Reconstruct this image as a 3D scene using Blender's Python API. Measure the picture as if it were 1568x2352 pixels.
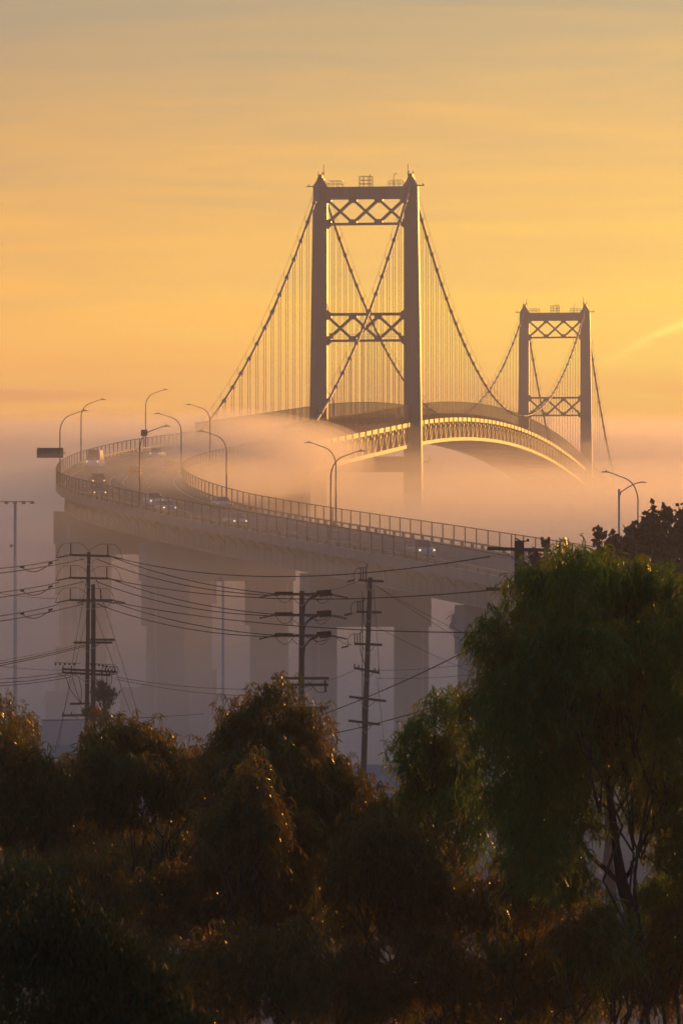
import bpy, math, random
import numpy as np
from mathutils import Vector, noise
R = math.radians
rnd = random.Random(7)
sc = bpy.context.scene
for o in list(bpy.data.objects): bpy.data.objects.remove(o)

# ------------------------------------------------------------------ camera
F, YH, CX = 10660.0, 1301.0, 784.0        # focal length, horizon and centre, in units of a 1568 px wide frame
HC = 34.7                                  # camera height above the water
cam_d = bpy.data.cameras.new('camera'); cam = bpy.data.objects.new('camera', cam_d)
sc.collection.objects.link(cam); sc.camera = cam
cam.location = (0, 0, HC); cam.rotation_euler = (R(90), 0, 0)
cam_d.sensor_fit = 'HORIZONTAL'; cam_d.sensor_width = 24.0
cam_d.lens = F / 1568 * 24.0
cam_d.shift_y = (YH - 1176) / 1568
cam_d.clip_start = 1.0; cam_d.clip_end = 20000
cam_d.dof.use_dof = True; cam_d.dof.focus_distance = 600; cam_d.dof.aperture_fstop = 14

# ------------------------------------------------------------------ light
SUN_AZ, SUN_EL = R(22), R(5.5)
sdir = Vector((math.sin(SUN_AZ)*math.cos(SUN_EL), math.cos(SUN_AZ)*math.cos(SUN_EL), math.sin(SUN_EL)))
sl = bpy.data.lights.new('sun', 'SUN'); so = bpy.data.objects.new('sun', sl); sc.collection.objects.link(so)
sl.energy = 2.7; sl.angle = R(0.6); sl.color = (1.0, 0.41, 0.06)
so.rotation_euler = (-sdir).to_track_quat('-Z', 'Y').to_euler(); so.location = (600, 900, 400)

w = bpy.data.worlds.new('World'); sc.world = w; w.use_nodes = True
nt = w.node_tree; N = nt.nodes; Lk = nt.links; N.clear()
def nd(t, **k):
    n = N.new(t)
    for a, b in k.items(): setattr(n, a, b)
    return n
out = nd('ShaderNodeOutputWorld'); bg = nd('ShaderNodeBackground'); Lk.new(bg.outputs[0], out.inputs[0])
tc = nd('ShaderNodeTexCoord'); sep = nd('ShaderNodeSeparateXYZ'); Lk.new(tc.outputs['Generated'], sep.inputs[0])
def math_(op, a, b=None, c=None, clamp=False):
    m = nd('ShaderNodeMath', operation=op); m.use_clamp = clamp
    for i, v in enumerate((a, b, c)):
        if v is None: continue
        if isinstance(v, (int, float)): m.inputs[i].default_value = v
        else: Lk.new(v, m.inputs[i])
    return m.outputs[0]
sky = nd('ShaderNodeTexSky', sky_type='NISHITA'); sky.sun_disc = False
sky.sun_elevation = SUN_EL; sky.sun_rotation = SUN_AZ; sky.dust_density = 4.0; sky.air_density = 1.5
# thin high cloud: stretched noise that shifts the colour bands up and down
mp = nd('ShaderNodeMapping'); mp.inputs['Scale'].default_value = (3.0, 3.0, 40.0); mp.inputs['Rotation'].default_value = (0, R(2.5), 0)
Lk.new(tc.outputs['Generated'], mp.inputs[0])
nz = nd('ShaderNodeTexNoise'); nz.inputs['Scale'].default_value = 3.2; nz.inputs['Detail'].default_value = 5; nz.inputs['Roughness'].default_value = .55
nz.inputs['Distortion'].default_value = .6
Lk.new(mp.outputs[0], nz.inputs['Vector'])
nzc = math_('SUBTRACT', nz.outputs[0], 0.5)
zz = math_('MULTIPLY_ADD', nzc, 0.055, sep.outputs['Z'])
def ramp(stops):
    r = nd('ShaderNodeValToRGB'); cr = r.color_ramp; cr.interpolation = 'B_SPLINE'
    while len(cr.elements) > 1: cr.elements.remove(cr.elements[-1])
    for i, (p, c) in enumerate(stops):
        e = cr.elements[0] if i == 0 else cr.elements.new(p)
        e.position = p; e.color = (*[((v/255)/12.92 if v/255 <= .04045 else ((v/255+.055)/1.055)**2.4) for v in c], 1)
    return r
tz = math_('DIVIDE', zz, 0.16, clamp=True)
# elevation (z/0.16): 0 horizon .. 1 = 9.2 degrees
rl = ramp([(0.0, (104,90,100)), (0.10, (120,98,104)), (0.155, (226,150,84)), (0.25, (255,190,72)), (0.36, (242,180,80)), (0.47, (208,162,94)), (0.58, (180,150,108)), (0.70, (154,139,118)), (0.84, (126,132,130)), (1.0, (110,125,132))])
rr = ramp([(0.0, (236,158,100)), (0.13, (255,180,76)), (0.25, (255,212,86)), (0.34, (255,228,94)), (0.47, (232,192,104)), (0.58, (210,178,118)), (0.70, (184,165,126)), (0.84, (152,150,135)), (1.0, (122,132,138))])
Lk.new(tz, rl.inputs[0]); Lk.new(tz, rr.inputs[0])
azf = math_('MULTIPLY_ADD', sep.outputs['X'], 5.5, 0.5, clamp=True)
azf2 = math_('MULTIPLY_ADD', nzc, 0.5, azf, clamp=True)
# one lit streak of cirrus slanting up at the right
wl = math_('SUBTRACT', sep.outputs['Z'], math_('MULTIPLY_ADD', sep.outputs['X'], 0.47, 0.0180))
wl = math_('MULTIPLY_ADD', nzc, 0.006, wl)
wg = math_('EXPONENT', math_('MULTIPLY', math_('POWER', math_('ABSOLUTE', math_('DIVIDE', wl, 0.0011)), 1.6), -1.0))
wm = math_('MULTIPLY', wg, math_('MULTIPLY_ADD', sep.outputs['X'], 60.0, -3.3, clamp=True))
mx = nd('ShaderNodeMix', data_type='RGBA'); Lk.new(azf2, mx.inputs['Factor']); Lk.new(rl.outputs[0], mx.inputs['A']); Lk.new(rr.outputs[0], mx.inputs['B'])
sep_s = math_('MULTIPLY', sep.outputs['Z'], 1.0)
front = math_('MULTIPLY_ADD', sep.outputs['Y'], 2.5, -1.2, clamp=True)
# behind the camera and overhead the dawn band gives way to the plain blue sky
up = math_('MULTIPLY_ADD', sep.outputs['Z'], 7.0, -1.05, clamp=True)
keep = math_('MULTIPLY', front, math_('SUBTRACT', 1.0, up))
nsc = nd('ShaderNodeVectorMath', operation='MULTIPLY'); Lk.new(sky.outputs[0], nsc.inputs[0]); nsc.inputs[1].default_value = (0.050, 0.094, 0.215)
SKY_GAIN = 1.34
gsc = nd('ShaderNodeVectorMath', operation='MULTIPLY'); Lk.new(mx.outputs['Result'], gsc.inputs[0]); gsc.inputs[1].default_value = (SKY_GAIN*1.12, SKY_GAIN*1.04, SKY_GAIN*.80)
wsp = nd('ShaderNodeVectorMath', operation='SCALE'); wsp.inputs[0].default_value = (.55, .36, .10); Lk.new(wm, wsp.inputs['Scale'])
wad = nd('ShaderNodeVectorMath', operation='ADD'); Lk.new(gsc.outputs[0], wad.inputs[0]); Lk.new(wsp.outputs[0], wad.inputs[1])
fin = nd('ShaderNodeMix', data_type='RGBA'); Lk.new(keep, fin.inputs['Factor']); Lk.new(nsc.outputs[0], fin.inputs['A']); Lk.new(wad.outputs[0], fin.inputs['B'])
Lk.new(fin.outputs['Result'], bg.inputs[0]); bg.inputs[1].default_value = 1.0

vs = sc.view_settings; vs.view_transform = 'Standard'; vs.look = 'None'; vs.exposure = 0.12; vs.gamma = 1.0
cy = sc.cycles
cy.max_bounces = 6; cy.diffuse_bounces = 2; cy.glossy_bounces = 2; cy.transmission_bounces = 3; cy.volume_bounces = 4; cy.transparent_max_bounces = 48
cy.caustics_reflective = False; cy.caustics_refractive = False; cy.sample_clamp_indirect = 4.0
cy.use_denoising = True
try: cy.denoiser = 'OPENIMAGEDENOISE'; cy.denoising_prefilter = 'ACCURATE'
except Exception: pass

# ------------------------------------------------------------------ helpers
def P(x, y, d):
    return Vector(((x-CX)/F*d, d, HC+(YH-y)/F*d))
def mat(name, col, rough=.7, metal=0., var=.15, scale=2., spec=.5, bump=0.0, stretch=None):
    m = bpy.data.materials.new(name); m.use_nodes = True; t = m.node_tree; b = t.nodes['Principled BSDF']
    b.inputs['Roughness'].default_value = rough; b.inputs['Metallic'].default_value = metal; b.inputs['Specular IOR Level'].default_value = spec
    c = t.nodes.new('ShaderNodeTexCoord'); n = t.nodes.new('ShaderNodeTexNoise'); n.inputs['Scale'].default_value = scale; n.inputs['Detail'].default_value = 6
    if stretch:
        q = t.nodes.new('ShaderNodeMapping'); q.inputs['Scale'].default_value = stretch; t.links.new(c.outputs['Object'], q.inputs[0]); t.links.new(q.outputs[0], n.inputs['Vector'])
    else: t.links.new(c.outputs['Object'], n.inputs['Vector'])
    r = t.nodes.new('ShaderNodeValToRGB'); r.color_ramp.elements[0].position = .3; r.color_ramp.elements[1].position = .7
    r.color_ramp.elements[0].color = (*[v*(1-var) for v in col], 1); r.color_ramp.elements[1].color = (*[min(1, v*(1+var)) for v in col], 1)
    t.links.new(n.outputs[0], r.inputs[0]); t.links.new(r.outputs[0], b.inputs['Base Color'])
    if bump:
        bp = t.nodes.new('ShaderNodeBump'); bp.inputs['Strength'].default_value = bump; t.links.new(n.outputs[0], bp.inputs['Height']); t.links.new(bp.outputs[0], b.inputs['Normal'])
    return m
def emit(name, col, s):
    m = bpy.data.materials.new(name); m.use_nodes = True; b = m.node_tree.nodes['Principled BSDF']
    b.inputs['Base Color'].default_value = (*col, 1); b.inputs['Emission Color'].default_value = (*col, 1); b.inputs['Emission Strength'].default_value = s
    return m
M = dict(
    steel=mat('bridge_steel', (.14, .16, .13), .45, 0, .2, .6, stretch=(1, 1, .15)),
    darksteel=mat('dark_steel', (.05, .045, .04), .85, spec=.15),
    cable=mat('cable_steel', (.14, .15, .14), .5),
    concrete=mat('concrete', (.20, .19, .18), .9, 0, .22, .35, bump=.2, stretch=(1, 1, .2)),
    parapet=mat('parapet_concrete', (.27, .25, .22), .8, 0, .15, .8),
    asphalt=mat('asphalt', (.055, .052, .05), .9, 0, .25, .5, spec=.15),
    paint=mat('road_paint', (.75, .72, .65), .6),
    lamp=mat('lamp_steel', (.20, .19, .18), .4, .5),
    wood=mat('pole_wood', (.10, .065, .045), .9, 0, .35, 3, bump=.4, stretch=(6, 6, .5)),
    galv=mat('galvanised_steel', (.35, .35, .35), .4, .6),
    wire=mat('wire_metal', (.03, .028, .028), .9, spec=.1),
    porcelain=mat('porcelain', (.10, .06, .05), .3),
    sign=mat('sign_back', (.16, .15, .15), .6, .3),
    bark=mat('bark', (.06, .040, .025), .85, 0, .4, 4, bump=.5, stretch=(3, 3, .6)),
    ground=mat('ground_dirt', (.13, .11, .08), .95, 0, .35, .05),
    roof=mat('roof_metal', (.12, .11, .11), .8, .0, .1, .5, stretch=(4, .1, .1)),
    wall=mat('building_wall', (.30, .29, .28), .8, 0, .2, .4),
    glass=mat('dark_glass', (.03, .035, .04), .08, 0, .1),
    tyre=mat('tyre_rubber', (.02, .02, .02), .9),
    rim=mat('wheel_rim', (.4, .4, .4), .3, .8),
    white=mat('white_car_paint', (.75, .75, .74), .25), silver=mat('silver_car_paint', (.42, .43, .44), .25, .4),
    grey=mat('grey_car_paint', (.13, .13, .14), .25, .3), dark=mat('dark_car_paint', (.04, .04, .05), .2), red=mat('maroon_car_paint', (.16, .03, .03), .25),
    head=emit('headlight_lens', (1, .68, .30), 2.2), tail=emit('tail_light_lens', (1, .05, .02), .5),
)
water = bpy.data.materials.new('harbour_water'); water.use_nodes = True
wb = water.node_tree.nodes['Principled BSDF']; wb.inputs['Base Color'].default_value = (.02, .03, .035, 1); wb.inputs['Roughness'].default_value = .15
_n = water.node_tree.nodes.new('ShaderNodeTexNoise'); _n.inputs['Scale'].default_value = 200; _b = water.node_tree.nodes.new('ShaderNodeBump'); _b.inputs['Strength'].default_value = .3
water.node_tree.links.new(_n.outputs[0], _b.inputs['Height']); water.node_tree.links.new(_b.outputs[0], wb.inputs['Normal'])
def mesh_mat(name, col, cover, cell):
    """chain-link wire mesh: a woven lattice of wire, open between"""
    m = bpy.data.materials.new(name); m.use_nodes = True; t = m.node_tree; b = t.nodes['Principled BSDF']
    b.inputs['Base Color'].default_value = (*col, 1); b.inputs['Roughness'].default_value = .9; b.inputs['Specular IOR Level'].default_value = .1
    tr = t.nodes.new('ShaderNodeBsdfTransparent'); mi = t.nodes.new('ShaderNodeMixShader')
    o = t.nodes['Material Output']; mi.inputs[0].default_value = cover
    t.links.new(tr.outputs[0], mi.inputs[1]); t.links.new(b.outputs[0], mi.inputs[2]); t.links.new(mi.outputs[0], o.inputs[0])
    return m
M['chain'] = mesh_mat('chain_link_mesh', (.16, .15, .14), .16, .05)
M['screen'] = mesh_mat('bridge_screen_mesh', (.03, .022, .018), .58, .05)

class MB:
    def __init__(s): s.v = []; s.f = []
    def quadbox(s, c8):
        b = len(s.v); s.v += [tuple(p) for p in c8]
        s.f += [tuple(b+i for i in q) for q in ((0,3,2,1),(4,5,6,7),(0,1,5,4),(1,2,6,5),(2,3,7,6),(3,0,4,7))]
        return s
    def box(s, c, sz, ax=None):
        X, Y, Z = ax if ax else (Vector((1,0,0)), Vector((0,1,0)), Vector((0,0,1)))
        c = Vector(c); a, b, h = sz[0]/2, sz[1]/2, sz[2]/2
        return s.quadbox([c+X*i*a+Y*j*b+Z*k*h for k in (-1,1) for i, j in ((-1,-1),(1,-1),(1,1),(-1,1))])
    def bar(s, p, q, w_, h=None, up=Vector((0,0,1))):
        p, q = Vector(p), Vector(q); d = (q-p); L = d.length
        if L < 1e-6: return s
        d /= L; x = d.cross(up)
        if x.length < 1e-3: x = d.cross(Vector((0,1,0)))
        x.normalize(); z = x.cross(d); h = h or w_
        return s.box((p+q)/2, (w_, L, h), (x, d, z))
    def tube(s, pts, r, n=8, caps=True):
        pts = [Vector(p) for p in pts]; rs = r if isinstance(r, (list, tuple)) else [r]*len(pts); base = len(s.v); pr = None
        for i, p in enumerate(pts):
            d = (pts[min(i+1, len(pts)-1)]-pts[max(i-1, 0)]).normalized()
            if pr is None: pr = d.cross(Vector((0.3,1,0.1))).normalized()
            u = (pr-d*pr.dot(d))
            u = u.normalized() if u.length > 1e-6 else d.cross(Vector((1,0,0))).normalized()
            pr = u; v = d.cross(u)
            s.v += [tuple(p+(u*math.cos(2*math.pi*k/n)+v*math.sin(2*math.pi*k/n))*rs[i]) for k in range(n)]
            if i:
                a = base+(i-1)*n; b = a+n
                s.f += [(a+k, a+(k+1)%n, b+(k+1)%n, b+k) for k in range(n)]
        if caps and n > 2:
            s.f.append(tuple(base+k for k in reversed(range(n)))); e = base+(len(pts)-1)*n; s.f.append(tuple(e+k for k in range(n)))
        return s
    def loft(s, rings, closed_ends=True):
        base = len(s.v); n = len(rings[0])
        for r in rings: s.v += [tuple(p) for p in r]
        for i in range(len(rings)-1):
            a = base+i*n; b = a+n
            s.f += [(a+k, a+(k+1)%n, b+(k+1)%n, b+k) for k in range(n)]
        if closed_ends:
            s.f.append(tuple(base+k for k in reversed(range(n)))); e = base+(len(rings)-1)*n; s.f.append(tuple(e+k for k in range(n)))
        return s
    def build(s, name, m, parent=None, smooth=False):
        me = bpy.data.meshes.new(name); me.from_pydata(s.v, [], s.f); me.update()
        if smooth: me.polygons.foreach_set('use_smooth', [True]*len(me.polygons))
        if m: me.materials.append(m)
        o = bpy.data.objects.new(name, me); sc.collection.objects.link(o)
        if parent: o.parent = parent
        return o
def tag(o, label=None, cat=None, group=None, kind=None):
    for k, v in (('label', label), ('category', cat), ('group', group), ('kind', kind)):
        if v: o[k] = v
    return o
def empty(name, loc=(0,0,0), rz=0):
    o = bpy.data.objects.new(name, None); sc.collection.objects.link(o); o.location = loc; o.rotation_euler.z = rz; o.empty_display_size = .5
    return o
KIDS = {}
def copy_tree(o, parent=None):
    c = o.copy(); sc.collection.objects.link(c)
    if parent: c.parent = parent
    for ch in [x for x in bpy.data.objects if x.parent == o]: copy_tree(ch, c)
    return c

# ------------------------------------------------------------------ terrain and water
def gz(x, y):
    z = float(np.interp(y, [-60, 0, 30, 60, 120, 200, 300, 400, 600, 780, 830, 900], [27, 26.5, 24, 21, 19.5, 17.5, 16, 13, 9, 5, 1, -3]))
    return z + .5*noise.noise(Vector((x*.02, y*.02, 0)))
def ground():
    xs = list(np.linspace(-700, 700, 57)); ys = [-58]+list(np.linspace(-40, 900, 95))
    b = MB(); b.v = [(x, y, gz(x, y)) for y in ys for x in xs]; n = len(xs)
    b.f = [(j*n+i, j*n+i+1, (j+1)*n+i+1, (j+1)*n+i) for j in range(len(ys)-1) for i in range(n-1)]
    tag(b.build('ground', M['ground'], smooth=True), kind='structure')
ground()
b = MB(); b.v = [(-740, 800, 0), (740, 800, 0), (740, 3150, 0), (-740, 3150, 0)]; b.f = [(0,1,2,3)]
tag(b.build('water', water), kind='structure')

# ------------------------------------------------------------------ suspension bridge
TH = R(7.3); U = Vector((math.sin(TH), math.cos(TH), 0)); V = Vector((math.cos(TH), -math.sin(TH), 0)); P1 = Vector((4.8, 914, 0))
Zv = Vector((0,0,1))
def B(s, t, z): return P1+U*s+V*t+Zv*z
SPAN, SIDE = 457.0, 154.0
def zd(s):
    if 0 <= s <= SPAN: return 68.9-5.9*((s-228.5)/228.5)**2
    e = -s if s < 0 else s-SPAN
    return 63.0-.0535*e
def zc(s):
    if 0 <= s <= SPAN: return 72.0+38.4*((s-228.5)/228.5)**2
    e = -s if s < 0 else s-SPAN
    return 110.4-(110.4-56.0)*e/SIDE-5.4*4*(e/SIDE)*(1-e/SIDE)
bridge = empty('suspension_bridge', P1)
tag(bridge, 'long suspension bridge with two lattice braced steel towers rising out of the fog', 'bridge')
def bpart(mb, name, m, parent=None, smooth=False):
    par = parent or bridge
    o = mb.build(name, m, par, smooth)
    o.matrix_parent_inverse = WINV[par.name]
    return o
WINV = {}
from mathutils import Matrix
WINV[bridge.name] = Matrix.Translation(-P1)
AX = (V, U, Zv)
PL = 9.52
def tower(s0):
    tw = MB()
    # top strut with plate stiffeners = the tower part itself
    tw.box(B(s0, 0, 108.3), (15.3, 3.0, 2.3), AX)
    for k in range(-5, 6): tw.box(B(s0-1.53, k*1.35, 108.3), (.12, .12, 2.0), AX)
    t = bpart(tw, 'tower', M['steel']); WINV[t.name] = Matrix.Translation(-P1) if False else Matrix.Identity(4)
    def sub(mb, name, m=M['steel']):
        o = mb.build(name, m, t); return o
    for sg in (-1, 1):
        lg = MB(); rings = []
        for z, oi, oo, dp in ((-2, 7.1, 12.3, 6.4), (12, 7.1, 12.3, 6.4), (12.01, 7.6, 11.7, 3.0), (58, 7.63, 11.1, 2.5), (85, 7.63, 10.75, 2.2), (109.4, 7.63, 10.35, 2.0)):
            rings.append([B(s0+a*dp/2, sg*(oi if c else oo), z) for a, c in ((-1,1),(1,1),(1,0),(-1,0))])
        lg.loft(rings)
        # cell ribs running up the faces
        for fr in (.3, .5, .72):
            lg.bar(B(s0-1.5, sg*(7.6+fr*4.0), 12), B(s0-1.0, sg*(7.63+fr*2.7), 109), .14, .14, up=U)
        for k in range(10):
            zk = 16+k*9.6; dk_ = 1.5-.5*(zk-12)/97; wk = 4.05-1.35*(zk-12)/97
            lg.box(B(s0-dk_, sg*(7.62+wk/2), zk), (wk, .12, .22), AX)
        for k in range(60): lg.box(B(s0-1.42+.006*k, sg*(7.62+.5), 62+k*.78), (.5, .05, .08), AX)
        # stepped cap to the saddle
        lg.loft([[B(s0+a*h1, sg*8.95+b_*h1*.92, z) for a, b_ in ((-1,-1),(1,-1),(1,1),(-1,1))] for z, h1 in ((109.4, 1.55), (109.6, 1.5), (110.9, .75), (111.3, .7))])
        sub(lg, 'leg')
        sd = MB(); sd.box(B(s0, sg*8.95, 111.6), (.8, 2.4, .7), AX)
        for k in range(5):
            sd.bar(B(s0-1+.5*k, sg*8.95-.35, 111.8), B(s0-1+.5*k, sg*8.95-.4+rnd.uniform(-.1,.1), 112.6), .1)
            sd.bar(B(s0-1+.5*k, sg*8.95+.35, 111.8), B(s0-1+.5*k, sg*8.95+.45, 112.5), .1)
        sub(sd, 'saddle')
        an = MB(); an.tube([B(s0, sg*8.95+(.6 if sg > 0 else .6)*-1*sg, 111.5), B(s0, sg*8.95-.6*sg, 114.0)], .09, 5)
        sub(an, 'antenna')
        ot = MB(); ot.box(B(s0, sg*11.0, 109.7), (1.5, .8, .14), AX); ot.tube([B(s0, sg*11.3, 109.8), B(s0, sg*11.3, 110.1)], .12, 5)
        sub(ot, 'side_bracket')
        # railings on the top strut
        rl = MB(); x0, x1 = 7.5*sg, 4.6*sg
        for s_ in (-1.3, 1.3):
            for zz_ in (110.1, 110.7): rl.bar(B(s0+s_, x0, zz_), B(s0+s_, x1, zz_), .07)
            for k in range(4):
                x = x0+(x1-x0)*k/3; rl.bar(B(s0+s_, x, 109.4), B(s0+s_, x, 110.75), .07)
        for x in (x0, x1): rl.bar(B(s0-1.3, x, 110.7), B(s0+1.3, x, 110.7), .07)
        sub(rl, 'railing')
    sc_ = MB()
    for s_ in (-.9, .9):
        for x in (-1.25, -.45, .45, 1.25): sc_.bar(B(s0+s_, x, 109.4), B(s0+s_, x, 111.6), .09)
        for z in (110.1, 110.8, 111.55): sc_.bar(B(s0+s_, -1.25, z), B(s0+s_, 1.25, z), .08)
    sc_.bar(B(s0, .8, 109.4), B(s0, .8, 112.1), .12)
    sub(sc_, 'maintenance_cage')
    lm = MB(); lm.tube([B(s0-.5, 5.6, 109.4), B(s0-.5, 5.6, 111.5), B(s0-.5, 5.75, 111.95), B(s0-.5, 6.2, 112.1)], .07, 5); sub(lm, 'beacon_lamp')
    def brace(zt, zb, name, top):
        m = MB()
        if top: m.box(B(s0, 0, zt+.2), (15.2, 1.6, .5), AX)
        m.box(B(s0, 0, zb+.2), (15.2, 1.6, .42), AX)
        w3 = 15.26/3
        za, zb2 = zt-.05, zb+.35
        for k in range(3):
            a, c = -7.63+k*w3, -7.63+(k+1)*w3
            m.bar(B(s0, a+.3, za-.4), B(s0, c-.3, zb2+.3), .5, 1.2, up=U.cross(Vector((1,0,1))).normalized() if False else U)
            m.bar(B(s0+.02, a+.3, zb2+.3), B(s0+.02, c-.3, za-.4), .5, 1.15, up=U)
            m.box(B(s0, (a+c)/2, (za+zb2)/2), (.7, 1.3, .7), AX)
        for k in range(4):
            x = -7.63+k*w3; ww = 1.6 if k in (1, 2) else 1.4; cx = x if k in (1, 2) else x+(.1 if k == 0 else -.1)
            for z, sg in ((za, -1), (zb2, 1)):
                m.loft([[B(s0+a*.75, cx+b_*hw, z+sg*zz_) for a, b_ in ((-1,-1),(1,-1),(1,1),(-1,1))] for zz_, hw in ((0, ww/2), (.45, ww/2), (.75, ww/2-.3))][::1 if sg > 0 else -1])
        for sg in (-1, 1):
            for z, d_ in ((zb, -1),)+(((zt+.4, 1),) if top else ()):
                m.v += [tuple(B(s0+a, sg*7.64, z)) for a in (-.7, .7)]+[tuple(B(s0+a, sg*6.8, z)) for a in (-.7, .7)]+[tuple(B(s0+a, sg*7.64, z+d_*.75)) for a in (-.7, .7)]
                n = len(m.v)-6; m.f += [(n, n+2, n+4), (n+1, n+5, n+3), (n, n+1, n+3, n+2), (n+2, n+3, n+5, n+4), (n, n+4, n+5, n+1)]
        sub(m, name)
    brace(107.2, 102.0, 'upper_brace', False)
    brace(84.2, 79.0, 'lower_brace', True)
    pf = MB()
    for x in (-6.9, -6.5, 6.9): pf.box(B(s0-.9, x, 80.1), (.4, .4, 1.1), AX)
    pf.bar(B(s0-.9, 5.1, 79.4), B(s0-.9, 5.1, 81.2), .08); pf.box(B(s0-.9, 5.1, 81.3), (.25, .25, .25), AX)
    for z in (79.9, 80.4): pf.bar(B(s0-.9, -7.5, z), B(s0-.9, 7.5, z), .04)
    sub(pf, 'walkway')
    zz_ = zd(s0)-8.2
    b2 = MB(); b2.box(B(s0, 0, zz_), (15.2, 3.2, 3.0), AX)
    for k in range(12): b2.bar(B(s0-2.4, -7.4+k*1.35, zz_-1.2), B(s0-2.4, -7.4+k*1.35, zz_), .1)
    b2.bar(B(s0-2.4, -7.6, zz_), B(s0-2.4, 7.6, zz_), .1); b2.box(B(s0-2.3, 0, zz_-1.2), (15.2, 1.2, .15), AX)
    sub(b2, 'deck_crossbeam')
    pk = MB(); pk.box(B(s0-1, 12.2, zd(s0)-7.8), (1.2, 2.0, .15), AX)
    for a in (-1.9, 0):
        pk.bar(B(s0+a, 12.7, zd(s0)-7.8), B(s0+a, 12.7, zd(s0)-6.6), .09)
    pk.bar(B(s0-1.9, 12.7, zd(s0)-6.6), B(s0, 12.7, zd(s0)-6.6), .09)
    sub(pk, 'inspection_platform')
    return t
tower(0); tower(SPAN)
# fix: tower parts are placed in world space under the tower, whose own inverse carries the bridge offset
def srange(a, b_, st):
    n = max(1, round((b_-a)/st)); return [a+(b_-a)*i/n for i in range(n+1)]
DS0, DS1 = -SIDE, SPAN+SIDE
pts = srange(DS0, DS1, PL)
deck = MB()
deck.loft([[B(s, t, z) for t, z in ((-8.2, zd(s)+.25), (-8.2, zd(s)-.2), (8.2, zd(s)-.2), (8.2, zd(s)+.25))] for s in pts])
bpart(deck, 'deck', M['asphalt'])
fb = MB()
for s in pts:
    fb.box(B(s, 0, zd(s)-.95), (16.6, .35, 1.4), AX)
    fb.box(B(s, 0, zd(s)-4.55), (16.6, .35, .4), AX)
    fb.bar(B(s, -8.2, zd(s)-1.6), B(s, 0, zd(s)-4.4), .25); fb.bar(B(s, 8.2, zd(s)-1.6), B(s, 0, zd(s)-4.4), .25)
for i in range(len(pts)-1):
    s, q = pts[i], pts[i+1]; a = 8.2 if i % 2 else -8.2
    fb.bar(B(s, a, zd(s)-4.7), B(q, -a, zd(q)-4.7), .3)
bpart(fb, 'floor_beams', M['steel'])
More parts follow.
